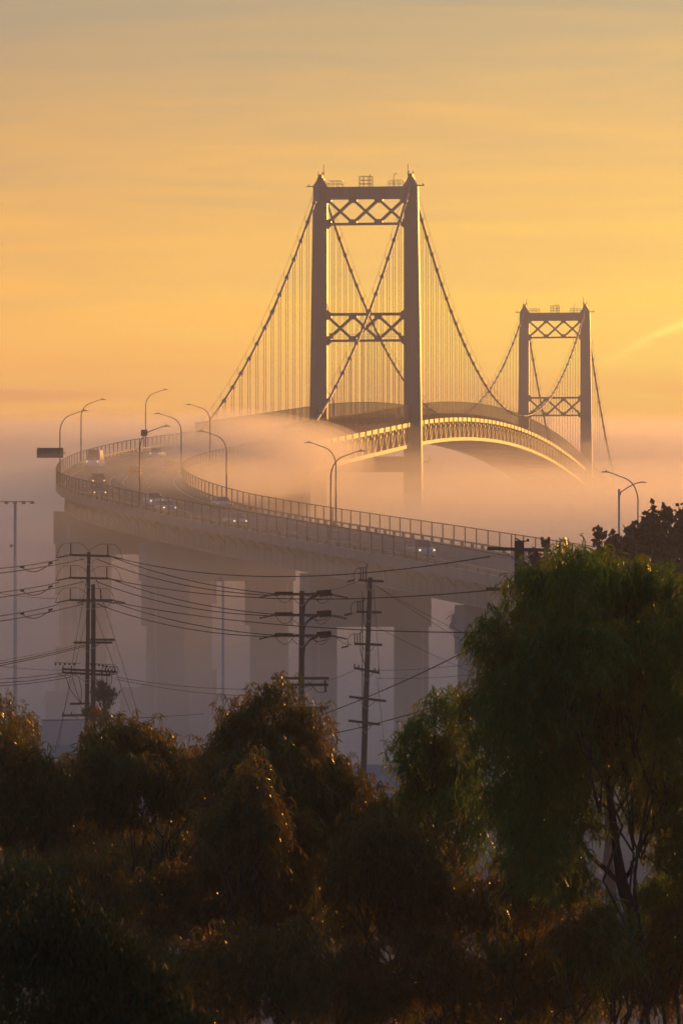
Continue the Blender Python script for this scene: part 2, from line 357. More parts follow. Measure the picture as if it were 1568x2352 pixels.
for sg in (-1, 1):
    ch = MB(); t = sg*8.75
    ch.loft([[B(s, t+a, zd(s)+z) for a, z in ((-.32, .1), (-.32, -.75), (.22, -.75), (.22, .1))] for s in pts])
    for i in range(len(pts)-1):
        a_, c_ = pts[i]+1.15, pts[i+1]-1.15; o1, o2 = (.2, .75) if sg > 0 else (-.75, -.2)
        ch.quadbox([B(a_, t+o1, zd(a_)-.68), B(a_, t+o2, zd(a_)-.68), B(c_, t+o2, zd(c_)-.68), B(c_, t+o1, zd(c_)-.68), B(a_, t+o1, zd(a_)+.14), B(a_, t+o2, zd(a_)+.14), B(c_, t+o2, zd(c_)+.14), B(c_, t+o1, zd(c_)+.14)])
    ch.loft([[B(s, t+a, zd(s)+z) for a, z in ((-.34, -4.15), (-.34, -4.85), (.34, -4.85), (.34, -4.15))] for s in pts])
    for i in range(len(pts)-1):
        s, q = pts[i], pts[i+1]; m_ = (s+q)/2
        if abs(s) < 2.5 or abs(s-SPAN) < 2.5: pass
        ch.bar(B(s, t, zd(s)-4.3), B(m_, t, zd(m_)-.7), .34, .34)
        ch.bar(B(m_, t, zd(m_)-.7), B(q, t, zd(q)-4.3), .34, .34)
        ch.bar(B(s+1.4, t, zd(s)-4.3), B(s, t, zd(s)-.7), .18, .18); ch.bar(B(s-1.4, t, zd(s)-4.3), B(s, t, zd(s)-.7), .18, .18)
        # gusset and hanger plates stand proud of the chord
        ch.box(B(m_, t+sg*.45, zd(m_)-1.5), (.3, 1.2, .55), AX)
    bpart(ch, 'stiffening_truss', M['steel'])
    # mesh screen fence above the truss
    fn = MB(); tt = sg*9.25; hh = 3.5
    fn.v = [tuple(B(s, tt, zd(s)+z)) for s in pts for z in (.1, hh)]
    fn.f = [(2*i, 2*i+2, 2*i+3, 2*i+1) for i in range(len(pts)-1)]
    sf = bpart(fn, 'screen_fence', M['screen'])
    fr = MB()
    for i in range(len(pts)-1): fr.bar(B(pts[i], tt, zd(pts[i])+hh), B(pts[i+1], tt, zd(pts[i+1])+hh), .12)
    for s in srange(DS0, DS1, 3.17): fr.bar(B(s, tt, zd(s)), B(s, tt, zd(s)+hh), .1)
    fr.loft([[B(s, sg*8.0+a, zd(s)+z) for a, z in ((-.15, 1.05), (-.15, .2), (.15, .2), (.15, 1.05))] for s in pts])
    o = fr.build('fence_frame', M['darksteel'], sf)
    # main cable
    cb = MB(); cs = [s for s in srange(-SIDE-2, 0, 6)]+srange(0, SPAN, 7.6)[1:]+srange(SPAN, SPAN+SIDE+2, 6)[1:]
    tc_ = sg*8.95
    cb.tube([B(s, tc_, zc(s) if s > -SIDE else zc(-SIDE)-1) for s in cs], .25, 8)
    hr = MB()
    for o_ in (-.55, .55): hr.tube([B(s, tc_+o_, (zc(s) if abs(s-228.5) < 228.5+SIDE else zc(-SIDE))+1.15) for s in cs], .03, 3, False)
    bd = cb
    hang = srange(-SIDE, 0, PL)[1:-1]+srange(0, SPAN, PL)[1:-1]+srange(SPAN, SPAN+SIDE, PL)[1:-1]
    for s in hang:
        e = .5; bd.tube([B(s-e, tc_, zc(s-e)), B(s+e, tc_, zc(s+e))], .38, 8)
        for o_ in (-.55, .55): bd.bar(B(s, tc_+o_, zc(s)), B(s, tc_+o_, zc(s)+1.2), .06)
    mc = bpart(cb, 'main_cable', M['cable'], smooth=True); hr.build('hand_rope', M['cable'], mc)
    near = sorted(hang)[:50]
    rest = MB()
    for s in hang:
        m_ = MB() if s in near else rest
        zt_, zb_ = zc(s), zd(s)-.2
        if zt_-zb_ < .6: continue
        for o_ in (-.32, .32):
            for a in ((-.2, .2) if s in near else (0,)): m_.tube([B(s+o_, tc_+a, zb_), B(s+o_, tc_+a, zt_)], .024 if s in near else .032, 4, False)
        if s in near: bpart(m_, 'suspender_rope', M['cable'])
    SFX = bpart(rest, 'suspender_ropes', M['cable']); SFX['kind'] = 'stuff'
# anchorages
for s0, sg in ((-SIDE, -1), (SPAN+SIDE, 1)):
    an = MB(); z = zd(s0)
    an.box(B(s0+sg*4, 0, (z-5.2)/2), (19.5, 9, z-5.2), AX)
    an.box(B(s0+sg*2.5, 0, z-3.0), (20.4, 5, 4.2), AX)
    bpart(an, 'anchorage_pier', M['concrete'])
for t in [o for o in bpy.data.objects if o.name.startswith('tower')]: pass

# ------------------------------------------------------------------ approach viaduct
KN = [0, 50, 90, 130, 170, 210, 250, 300, 460]
PV = [-0.0012, 0.00027, 0.00173, 0.00319, 0.00292, 0.00225, 0.00121, -0.00016, -0.00154]
SL = 440; Sg = np.arange(0, SL+1)
hh_ = -TH+np.cumsum(np.interp(Sg, KN, PV)); VX = -14.8+np.cumsum(np.sin(hh_)); VY = 761-np.cumsum(np.cos(hh_))
VZ = 54.8-np.cumsum(np.interp(Sg, [0, 140, 280, 460], [.06057, .06058, .05748, .05698]))
VB = np.interp(Sg, [0, 60, 140, 220, 300, 460], [0, .045, 0, .058, .036, .036])
VW = 8.7-1.1*np.exp(-((Sg-145)/45.0)**2)           # outer half width
def A(s, t, z=0):
    """approach frame: s along the road from the anchorage, t > 0 towards the inner edge, z above the deck"""
    s = max(0, min(SL, s)); X = np.interp(s, Sg, VX); Y = np.interp(s, Sg, VY); Z = np.interp(s, Sg, VZ); h = np.interp(s, Sg, hh_); b_ = np.interp(s, Sg, VB)
    return Vector((X+math.cos(h)*t, Y+math.sin(h)*t, Z-b_*t+z))
def aw(s): return float(np.interp(s, Sg, VW))
def ah(s): return float(np.interp(s, Sg, hh_))
viad = empty('approach_viaduct', A(0, 0)); tag(viad, 'curving concrete approach viaduct on tall twin column bents with traffic on it', 'viaduct')
def vp(mb, name, m, parent=None, smooth=False):
    par = parent or viad; o = mb.build(name, m, par, smooth)
    if par is viad: o.matrix_parent_inverse = Matrix.Translation(-viad.location)
    return o
ss = srange(1, SL, 5)
d = MB(); d.loft([[A(s, -aw(s)+.1, 0), A(s, -aw(s)+.1, -.45), A(s, 8.6, -.45), A(s, 8.6, 0)] for s in ss]); dk = vp(d, 'deck', M['asphalt'])
g = MB()
for t in (-.82, -.45, .3, .85):
    g.loft([[A(s, (t*aw(s) if t < 0 else t*8.5)+a, z) for a, z in ((-.25, -.4), (-.25, -2.9), (.25, -2.9), (.25, -.4))] for s in ss])
for s in ss[::2]: g.bar(A(s, -aw(s)*.82, -1.6), A(s, 7.4, -1.6), .3, 1.6)
for i in range(200):
    s = 3+i*2.1
    g.bar(A(s, -.82*aw(s)-.34, -.5), A(s, -.82*aw(s)-.34, -2.85), .06, .16)
    if i % 2 == 0: g.bar(A(s, -aw(s)+.05, -.5), A(s, -.82*aw(s)-.3, -1.5), .16)
g.loft([[A(s, -.82*aw(s)-a, z) for a, z in ((.45, -2.78), (.45, -2.95), (-.4, -2.95), (-.4, -2.78))] for s in ss])
vp(g, 'girders', M['steel'])
for e in (-1, 1):
    kb = MB(); ed = (lambda s: -aw(s)) if e < 0 else (lambda s: 8.7)
    kb.loft([[A(s, ed(s)+a*e, z) for a, z in ((.18, .32), (.18, -.62), (-.38, -.5), (-.42, .32))] for s in ss])
    kk = vp(kb, 'parapet', M['parapet'])
    rb = MB()
    rb.loft([[A(s, ed(s)+a*e, z) for a, z in ((.06, .86), (.06, .7), (-.12, .7), (-.12, .86))] for s in ss])
    for i in range(141):
        s = 1+i*3.1
        if s < SL-1:
            rb.box(A(s, ed(s)-.06*e, .5), (.26, .32, .5), (Vector((math.cos(ah(s)), math.sin(ah(s)), 0)), Vector((math.sin(ah(s)), -math.cos(ah(s)), 0)), Zv))
    vp(rb, 'guard_rail', M['lamp'])
    fn = MB(); fn.v = [tuple(A(s, ed(s)+.12*e, z)) for s in ss for z in (.3, 2.25)]; fn.f = [(2*i, 2*i+2, 2*i+3, 2*i+1) for i in range(len(ss)-1)]
    cf = vp(fn, 'chain_link_fence', M['chain'])
    tr = MB(); tr.tube([A(s, ed(s)+.12*e, 2.25) for s in ss], .05, 5)
    tr.build('top_rail', M['darksteel'], cf)
    for i in range(100):
        s = 2+i*3.45
        p = MB(); p.tube([A(s, ed(s)+.12*e, .3), A(s, ed(s)+.12*e, 2.28)], .065, 6); p.build('fence_post', M['darksteel'], cf)
mb_ = MB(); mb_.loft([[A(s, .1+a, z) for a, z in ((-.1, .8), (-.3, .0), (.3, .0), (.1, .8))] for s in ss]); vp(mb_, 'median_barrier', M['parapet'])
ln = MB()
for t in (-4.2, 4.1):
    for i in range(36):
        s = 4+i*12; ln.v += [tuple(A(s+a, t+c, .012)) for a, c in ((0,-.07),(3,-.07),(3,.07),(0,.07))]; n = len(ln.v); ln.f.append((n-4, n-3, n-2, n-1))
for t in ('o', -.8, 1.0, 7.7):
    n0 = len(ln.v)
    for s in ss:
        tt = -aw(s)+1.0 if t == 'o' else t
        ln.v += [tuple(A(s, tt-.07, .012)), tuple(A(s, tt+.07, .012))]
    ln.f += [(n0+2*i, n0+2*i+1, n0+2*i+3, n0+2*i+2) for i in range(len(ss)-1)]
ln.build('lane_marking', M['paint'], dk)
def bent(s, cw, cap_h, spacing, dpt, steps):
    h = ah(s); X = Vector((math.cos(h), math.sin(h), 0)); Y = Vector((math.sin(h), -math.cos(h), 0)); ax = (X, Y, Zv)
    c = A(s, (8.7-aw(s))/2, 0); zt = c.z-3.0; zb = zt-cap_h
    m = MB(); m.box((c.x, c.y, (zt+zb)/2), (spacing+cw+.5, dpt, cap_h), ax)
    for sg in (-1, 1):
        m.box(Vector((c.x, c.y, zt+.15))+X*sg*(spacing/2), (cw*.5, dpt*.7, .5), ax)
    cap = vp(m, 'bent_cap', M['concrete'])
    for sg in (-1, 1):
        q = MB(); o_ = Vector((c.x, c.y, 0))+X*sg*spacing/2; g0 = gz(o_.x, o_.y)-.6; z1 = zb; hgt = z1-g0
        cuts = [z1]+[z1-k for k in steps if z1-k > g0]+[g0]
        for i in range(len(cuts)-1):
            ww = cw if i % 2 == 0 else cw-1.0
            q.box(o_+Zv*(cuts[i]+cuts[i+1])/2, (ww, dpt-.25-(.8 if i % 2 else 0), cuts[i]-cuts[i+1]), ax)
            if i % 2 == 0:
                for k in (-1, 1): q.box(o_+Y*k*(dpt/2-.1)+Zv*(cuts[i]+cuts[i+1])/2, (ww-1.6, .12, (cuts[i]-cuts[i+1])*.8), ax)
        cl_ = vp(q, 'column', M['concrete'])
        dp_ = MB(); e_ = o_+X*(cw*.5-.7)*sg+Y*(dpt*.5+.08); dp_.tube([e_+Zv*(z1-.2), e_+Zv*g0], .12, 6); dp_.build('drain_pipe', M['galv'], cl_)
bent(38, 4.5, 4.2, 12.6, 4.0, (7, 15)); bent(100, 4.5, 4.2, 12.6, 4.0, (6, 15))
bent(165, 4.6, 4.2, 12.4, 4.0, (6.5, 13)); bent(195, 4.7, 3.8, 13.0, 4.2, (6, 14)); bent(241, 4.6, 4.2, 12.0, 4.2, (5, 11.5))
bent(297, 2.7, 5.4, 9.7, 3.2, (40,)); bent(346, 2.8, 4.5, 9.8, 3.2, (40,)); bent(392, 2.8, 4.0, 9.8, 3.2, (40,))

# ------------------------------------------------------------------ street lamps
def make_lamp(h=9.4, reach=2.9):
    root = empty('street_lamp')
    p = MB(); p.tube([(0,0,-.2), (0,0,.5)], [.17, .15], 10); zc_ = h-2.6
    p.tube([(0,0,.4), (0,0,zc_)], [.10, .07], 8); p.box((0,0,.1), (.45,.45,.2)); p.build('pole', M['lamp'], root, True)
    a = MB(); pt = [(0, 0, zc_)]
    for k in range(1, 9):
        th = math.pi/2*k/9; pt.append((reach*.62*(1-math.cos(th)), 0, zc_+2.15*math.sin(th)))
    pt.append((reach*.85, 0, h-.12)); pt.append((reach, 0, h-.03))
    a.tube(pt, [.07-.003*i for i in range(len(pt))], 8); a.build('arm', M['lamp'], root, True)
    hd = MB(); rings = []
    for x, ww, zh in ((reach-.15, .06, .05), (reach, .11, .08), (reach+.35, .15, .09), (reach+.62, .10, .05), (reach+.68, .04, .02)):
        rings.append([(x, -ww, h-.05), (x, ww, h-.05), (x, ww*.7, h-.03+zh), (x, -ww*.7, h-.03+zh)])
    hd.loft(rings); hd.tube([(reach+.15, 0, h+.03), (reach+.15, 0, h+.2)], .05, 6); hd.build('lamp_head', M['lamp'], root)
    return root
lamp0 = make_lamp(); first = [True]
def lamp(loc, rz, sc_z, label, z=None):
    o = lamp0 if first[0] else copy_tree(lamp0); first[0] = False
    o.location = loc; o.rotation_euler = (0, 0, rz); o.scale = (1, 1, sc_z)
    tag(o, label, 'street lamp', 'curved arm street lamps along the bridge approach'); return o
def olamp(s, k, label): h = ah(s); return lamp(A(s, -aw(s)-.0, .3), h, k, label)
def ilamp(s, k, label): h = ah(s); return lamp(A(s, 8.7, .3), h+math.pi, k, label)
olamp(174, 1.03, 'curved arm street lamp carrying the large dark sign panel at the leftmost bend')
olamp(102, 1.0, 'tall curved arm street lamp just behind the one at the large sign panel')
olamp(46, 1.0, 'curved arm street lamp carrying a small square sign on its pole')
olamp(240, 1.0, 'near parapet street lamp in front of the one with the small square sign')
olamp(313, .98, 'curved arm street lamp of the crossed pair leaning its arm over to the right')
ilamp(259, .97, 'curved arm street lamp of the crossed pair leaning its arm over to the left')
ilamp(206, .93, 'curved arm street lamp on the inner fence standing clear against the orange fog')
ilamp(144, .93, 'curved arm street lamp at the tightest point of the inner curve')
ilamp(90, .93, 'hazy street lamp beside the foot of the left suspension cable')
o = lamp(B(-116, 8.6, zd(-116)), TH+math.pi, .9, 'hazy street lamp on the suspension bridge left of the near tower')
ilamp(351, .99, 'curved arm street lamp rising behind the round tree at the right edge')
# straight pole lamp at right
sl_ = empty('straight_street_lamp', P(1421, 1123, 415)-Vector((0, 0, 9.6)))
tag(sl_, 'straight grey lamp pole with a slanted arm beside the round tree at right', 'street lamp')
p = MB(); p.tube([(0,0,-1.5), (0,0,9.6)], [.13, .09], 8); p.build('pole', M['galv'], sl_, True)
p = MB(); p.tube([(0,0,9.2), (.8,0,9.75), (1.5,0,10.1), (1.9,0,10.18)], .05, 6); p.box((.05,0,9.2), (.25,.25,.25)); p.build('arm', M['galv'], sl_, True)
p = MB(); p.loft([[(x,-ww,10.15), (x,ww,10.15), (x,ww*.7,10.15+zh), (x,-ww*.7,10.15+zh)] for x, ww, zh in ((1.75,.06,.06), (1.95,.13,.12), (2.2,.15,.12), (2.5,.05,.04))]); p.build('lamp_head', M['galv'], sl_)
# signs
def sign(loc, w_, h_, rz, label, name='road_sign', post=None):
    r_ = empty(name, loc, rz); tag(r_, label, 'sign')
    p = MB(); p.box((0,0,0), (w_, .08, h_)); p.build('panel', M['sign'], r_)
    q = MB()
    for z in (-h_*.3, h_*.3): q.box((0, -.09, z), (w_*1.0, .08, .08))
    if w_ > 2:
        for k in range(6): q.box((-w_/2+.3+k*(w_-.6)/5, -.15, 0), (.07, .05, h_))
    if post: q.bar((w_/2-.1, 0, 0), (w_/2+post, 0, 0), .12)
    q.build('bracket', M['lamp'], r_)
pS = A(174, -aw(174)-.0, .3); dS = pS.y
sc1 = P(115, 1040, dS); sign(sc1, 61/F*dS, 23/F*dS, 0, 'large dark rectangular sign panel seen from behind at the left end of the viaduct', post=.35)
pS = A(48, -aw(48), .3); sign(P(331, 994, pS.y-.2), 1.0, .95, 0, 'small square sign panel fixed high on a lamp pole')

# ------------------------------------------------------------------ vehicles
def make_car(name, paint, kind, tail=False):
    r_ = empty(name)
    Lc, Wd, Hh, prof = {'sedan': (4.7, 1.82, 1.45, [(-2.35,.45,.62),(-2.3,.75,.9),(-1.6,.98,.98),(1.2,.98,.95),(2.15,.8,.86),(2.35,.45,.6)]),
        'suv': (4.7, 1.9, 1.75, [(-2.35,.5,.7),(-2.32,.95,1.05),(-1.9,1.12,1.12),(1.2,1.1,1.08),(2.2,.92,1.0),(2.35,.5,.7)]),
        'van': (5.6, 2.05, 2.6, [(-2.8,.5,.8),(-2.78,1.1,1.3),(-2.6,1.3,1.4),(1.6,1.3,1.3),(2.6,1.05,1.15),(2.8,.5,.7)]),
        'hatch': (4.2, 1.78, 1.5, [(-2.1,.5,.7),(-2.08,.9,.95),(-1.8,1.0,1.0),(1.0,1.0,.98),(1.95,.8,.88),(2.1,.45,.6)])}[kind]
    b_ = MB(); hw = Wd/2
    b_.loft([[(-hw*.96, x, .28), (-hw, x, .55), (-hw*.98, x, zt*.85), (-hw*.86, x, zt), (hw*.86, x, zt), (hw*.98, x, zt*.85), (hw, x, .55), (hw*.96, x, .28)] for x, zt, _ in prof])
    z0 = max(p_[1] for p_ in prof)-.03
    cab = {'sedan': (-1.75,-1.0,.45,1.25), 'suv': (-2.2,-1.9,.5,1.25), 'van': (-2.7,-2.6,1.4,2.15), 'hatch': (-1.95,-1.5,.35,1.1)}[kind]
    a0, a1, a2, a3 = cab
    b_.loft([[(-hw*.72, a1, Hh), (hw*.72, a1, Hh), (hw*.72, a2, Hh), (-hw*.72, a2, Hh)], [(-hw*.68, a1+.15, Hh+.05), (hw*.68, a1+.15, Hh+.05), (hw*.68, a2-.15, Hh+.05), (-hw*.68, a2-.15, Hh+.05)]])
    for x_, zt_ in ((a0, 0), (a3, 0)):
        for sg in (-1, 1): b_.bar((sg*hw*.86, x_, z0), (sg*hw*.72, a1 if x_ == a0 else a2, Hh), .09)
    for sg in (-1, 1): b_.bar((sg*hw*.88, (a0+a3)/2, z0), (sg*hw*.73, (a1+a2)/2, Hh), .09)
    if kind == 'van':
        b_.quadbox([(-hw*.9, -2.7, z0), (hw*.9, -2.7, z0), (hw*.9, .9, z0), (-hw*.9, .9, z0), (-hw*.78, -2.6, Hh-.02), (hw*.78, -2.6, Hh-.02), (hw*.78, .9, Hh-.02), (-hw*.78, .9, Hh-.02)])
    b_.build('body', paint, r_)
    g_ = MB(); e = .985
    g_.loft([[(-hw*.86*e, a0, z0), (hw*.86*e, a0, z0), (hw*.86*e, a3, z0), (-hw*.86*e, a3, z0)], [(-hw*.72*e, a1+.02, Hh-.01), (hw*.72*e, a1+.02, Hh-.01), (hw*.72*e, a2-.02, Hh-.01), (-hw*.72*e, a2-.02, Hh-.01)]])
    g_.build('windows', M['glass'], r_)
    for sx in (-1, 1):
        for sy in (-1, 1):
            w_ = MB(); x = sx*(hw-.1); y = sy*Lc*.31
            w_.tube([(x-.1, y, .33), (x+.1, y, .33)], .33, 14); wh = w_.build('wheel', M['tyre'], r_)
            q = MB(); q.tube([(x+sx*.1, y, .33), (x+sx*.115, y, .33)], .2, 10); q.build('rim', M['rim'], wh)
        hl = MB(); zf = prof[-2][1]-.12; hl.tube([(sx*hw*.74, Lc/2-.12, zf), (sx*hw*.74, Lc/2+.02, zf)], .075, 10); hl.build('headlight', M['head'], r_)
        tl = MB(); tl.box((sx*hw*.8, -Lc/2+.02, z0-.25), (.3, .08, .14)); tl.build('tail_light', M['tail'] if tail else M['glass'], r_)
    return r_
def put(s, t, kind, paint, label, name, cat='car', away=False):
    r_ = make_car(name, M[paint], kind, tail=away); h = ah(s)
    r_.location = A(s, t, .03); r_.rotation_euler = (0, 0, h+math.pi if not away else h)   # +Y of the car = driving direction
    tag(r_, label, cat, 'vehicles on the viaduct')
    return r_
put(104, -6.0, 'van', 'white', 'tall white van with bright headlights coming round the far side of the curve', 'van', 'van')
put(66, -3.0, 'sedan', 'silver', 'pale car with headlights behind the white van near the lamp with the small sign', 'parked_car'.replace('parked_', ''))
put(164, -2.6, 'suv', 'dark', 'dark car in the haze on the curve just below the tall white van', 'car')
put(201, -6.2, 'sedan', 'grey', 'faint grey sedan in haze between the dark car and the white minivan', 'car')
put(224, -3.6, 'suv', 'white', 'white minivan with lit headlights in the middle of the approach', 'minivan', 'minivan')
put(241, -6.0, 'sedan', 'silver', 'silver sedan with lit headlights just in front of the white minivan', 'car')
put(271, -6.1, 'hatch', 'silver', 'silver hatchback left of the crossed pair of lamps', 'hatchback')
put(328, -4.6, 'suv', 'silver', 'silver sport utility car with lit headlights nearest to the camera', 'car')
put(216, 6.0, 'sedan', 'silver', 'pale car beside the inner fence driving away from the camera', 'car', away=True)
put(140, 2.6, 'suv', 'red', 'dark red car on the inner carriageway right of the foreground lamp pole', 'car', away=True)
put(118, 6.2, 'suv', 'grey', 'hazy grey car driving away near the tightest inner curve', 'car', away=True)
for s, t, l in ((-95, -4, 'car with headlights in the fog just left of the near tower'), (-88, -1.8, 'second car with headlights in the fog, right of its neighbour near the tower')):
    r_ = make_car('car', M['silver'], 'sedan'); r_.location = B(s, t, zd(s)+.27); r_.rotation_euler = (0, 0, math.pi-TH); tag(r_, l, 'car', 'vehicles on the suspension bridge')

# ------------------------------------------------------------------ utility poles and wires
def brace_arm(m, c, X, L, zdrop=.65):
    for sg in (-1, 1): m.bar(c+X*sg*L*.28+Zv*-.02, c-Zv*zdrop, .045)
def utility_pole(top, bot_z, r, arms, label, lean=0.0, az=0.0, name='utility_pole', extra=None):
    """top: world point of the pole top; arms: (drop from top, half-length left, half-length right, tilt, kind)"""
    r_ = empty(name, (top.x-lean*(top.z-bot_z), top.y, bot_z)); tag(r_, label, 'utility pole')
    H_ = top.z-bot_z; p = MB(); p.tube([(0,0,-.5), (lean*H_*.5,0,H_*.5), (lean*H_, 0, H_)], [r*1.25, r*1.08, r*.85], 12); 
    p.box((r*.9, 0, H_*.5), (.05, .05, H_*.9)); p.build('pole', M['wood'], r_, True)
    Xd = Vector((math.cos(az), math.sin(az), 0))
    for dr, l0, l1, tilt, kind in arms:
        z = H_-dr; c = Vector((lean*z, -r-.05, z)); X = (Xd+Zv*tilt).normalized()
        m = MB(); m.bar(c-X*l0, c+X*l1, .11, .14); am = m.build('crossarm', M['wood'], r_)
        q = MB()
        q.bar(c-X*l0*.5-Zv*.03, c-Zv*.62+Vector((0,.0,0)), .04); q.bar(c+X*l1*.5-Zv*.03, c-Zv*.62, .04); q.build('brace', M['galv'], am)
        if kind == 'pins':
            for k in (.95, .62, -.62, -.95):
                e = c+X*(l1 if k > 0 else l0)*k; i_ = MB(); i_.tube([e+Zv*.05, e+Zv*.13, e+Zv*.16, e+Zv*.24], [.02, .055, .035, .045], 8); i_.build('insulator', M['porcelain'], am)
        if kind in ('dead', 'deadup'):
            for k in (-1, 1):
                e = c+X*(l1 if k > 0 else l0)*k*.96
                i_ = MB(); a_ = e; b_ = e+Vector((k*.85, 0, -.18)); n = 9
                i_.tube([a_+(b_-a_)*j/n for j in range(n+1)], [.03 if j % 2 else .06 for j in range(n+1)], 7, True); i_.build('insulator', M['porcelain'], am)
                jl = MB()
                if kind == 'deadup':
                    st = e+Vector((-k*.05, 0, 0)); jl.tube([st+Zv*.05*j for j in range(16)], [.025 if j % 2 else .05 for j in range(16)], 6)
                    jl.tube([st+Zv*.78+Vector((k*.06,0,0)), st+Vector((k*.42,0,.76)), st+Vector((k*.75,0,.45)), st+Vector((k*.9,0,0)), st+Vector((k*.98,0,-.2))], .015, 5)
                    jl.tube([st+Zv*.78, st+Vector((-k*.5,0,.78)), st+Vector((-k*.85,0,.6)), c+Zv*.3], .015, 5)
                else:
                    jl.tube([e+Vector((0,0,.0))+Vector((-k*1.0*u_,-.05,-.05-.42*math.sin(math.pi*u_))) for u_ in np.linspace(0,1,10)], .016, 5)
                jl.build('jumper', M['wire'], am)
    if extra:
        for nm, mb, m_ in extra: mb.build(nm, m_, r_)
    return r_
d1 = 300; U1 = P(204, 1268, d1); g1 = gz(U1.x, d1)
HH = U1.z-g1
ex = MB()
for k in range(4):
    cx_ = 2.05-.22*k
    cc = Vector((cx_-.1, -.35, HH-P(0,1268,d1).z+P(0,1540,d1).z)); ex.tube([cc+Vector((math.cos(a)*.2, 0, math.sin(a)*.27)) for a in np.linspace(0, 2*math.pi, 15)], .022, 5)
for k in range(3):
    x0_ = -1.7+.42*k; zt_ = HH-7.9; ex.tube([(x0_, -.35, zt_), (x0_+.45, -.35, zt_-.15), (x0_+.75-.05*k, -.35, zt_-1.0), (-.25, -.35, zt_-1.9)], .022, 5)
    x0_ = 1.75-.32*k; ex.tube([(x0_, -.35, zt_+.1), (x0_-.02, -.35, zt_-.5), (x0_-.2, -.35, zt_-.9), (.9, -.35, zt_-1.3)], .022, 5)
for k in range(5): ex.box((-1.9+.3*k, -.3, HH-7.25), (.12, .12, .12)); ex.box((.4+.25*k, -.3, HH-7.25-.03*k), (.12, .12, .12))
ex.bar((-2.0, -.3, HH-7.15), (-.3, -.3, HH-7.2), .03); ex.bar((.3, -.3, HH-7.2), (2, -.3, HH-7.3), .03)
k_ = d1/F
def dy(y): return (y-1268)*k_
utility_pole(U1, g1, .13, [(dy(1276), 1.25, 1.35, -.03, 'deadup'), (dy(1328), 1.25, 1.3, -.02, 'deadup'), (dy(1379), 1.25, .9, -.02, 'deadup'), (dy(1476), .9, 1.6, 0, 'none'),
    (dy(1540), 1.65, 1.9, -.05, 'pins'), (dy(1548), 1.65, 1.5, -.06, 'pins'), (dy(1616), 1.1, .2, .02, 'none'), (dy(1643), 1.6, .6, .01, 'pins')],
    'tall wooden utility pole with many crossarms, taller of the twin poles at left', extra=[('hardware', ex, M['wire'])], lean=.012)
U1b = P(214, 1342, d1+1.2)
utility_pole(U1b, g1, .15, [(dy(1379)-dy(1342), .2, 1.3, .0, 'dead'), (dy(1470)-dy(1342), .2, 1.4, .0, 'none')], 'shorter bare wooden pole standing close beside the tall left utility pole', lean=.0)
d2 = 245; U2 = P(693, 1357, d2); g2 = gz(U2.x, d2)
def e2(y): return (y-1357)*d2/F
X2 = []
for y in (1363, 1410, 1458):
    ex2 = MB(); X2.append(ex2); z = U2.z-g2-e2(y); ex2.tube([(.85, -.28, z+.06), (1.62, -.28, z+.12)], .09, 7); ex2.tube([(1.0, -.28, z-.12), (1.62, -.28, z-.02)], .09, 7)
    ex2.tube([(1.5, -.28, z-.02), (1.3, -.28, z-.3), (.9, -.28, z-.36), (.3, -.28, z-.1)], .02, 5)
    ex2.tube([(.15, 0, z-1.1), (.2, -.1, z-.6), (.6, -.2, z-.2), (.9, -.25, z-.1)], .06, 6)
    exd = MB(); exd.tube([(-1.35+.05*k, -.28, z+.03) for k in range(20)], [.075 if k % 2 else .04 for k in range(20)], 7); X2.append(exd)
ex2 = MB(); ex2.tube([(1.3, -.28, U2.z-g2-e2(1562)), (1.32, -.28, U2.z-g2-e2(1590))], .05, 6); ex2.tube([(.4, -.28, U2.z-g2-e2(1565)), (.9, -.28, U2.z-g2-e2(1590)), (1.3, -.28, U2.z-g2-e2(1590))], .02, 5)
utility_pole(U2, g2, .16, [(e2(1365), 1.45, 1.65, -.01, 'dead'), (e2(1413), 1.45, 1.6, -.01, 'dead'), (e2(1460), 1.45, 1.6, 0, 'dead'), (e2(1558), 1.6, 1.45, 0, 'none'), (e2(1573), 1.3, 1.42, 0, 'none'), (e2(1626), 1.3, 1.42, 0, 'none')],
    'wooden utility pole with three pairs of heavy insulators behind the tree in the middle', extra=[('line_switch', m_, M['wire']) for m_ in X2]+[('jumper', ex2, M['wire'])], lean=.004)
d3 = 275; U3 = P(850, 1326, d3); g3 = gz(U3.x, d3)
def e3(y): return (y-1326)*d3/F
X3 = []
Hh3 = U3.z-g3
for y, x in ((1330, -.35), (1407, -.45), (1482, -.55)):
    ex3 = MB(); X3.append(ex3); z = Hh3-e3(y); xx = x+.04*z
    for k in range(3): ex3.tube([(xx-.3+.16*k, -.28, z+j*.055) for j in range(13)], [.02 if j % 2 else .045 for j in range(13)], 6)
    ex3.tube([(xx-.3, -.28, z+.66), (xx-.55, -.28, z+.6), (xx-.72, -.28, z+.3), (xx-.66, -.28, z-.05)], .02, 5)
    ex3.tube([(xx-.35, -.28, z+.66), (xx+.05, -.28, z+.68), (xx+.15, -.28, z+.85), (xx+.08, -.28, z+.92), (xx, -.28, z+.6), (xx+.05,-.28,z-.4), (xx+.3,-.25,z-1.2)], .02, 5)
    ex3.tube([(xx-.66, -.28, z-.05), (xx-1.1, -.28, z-.15)], .045, 6)
utility_pole(U3, g3, .16, [(e3(1334), .7, .8, -.05, 'none'), (e3(1406), .75, .75, -.02, 'none'), (e3(1480), .8, .85, -.04, 'none'), (e3(1540), .8, .75, -.2, 'pins'), (e3(1605), 1.0, 1.2, -.12, 'none'), (e3(1660), 1.0, .9, -.12, 'none')],
    'slightly leaning wooden utility pole nearest the gap between the middle trees', lean=.035, extra=[('arrester_rack', m_, M['wire']) for m_ in X3])
d4 = 190; U4 = P(1191, 1247, d4); g4 = gz(U4.x, d4)
def e4(y): return (y-1247)*d4/F
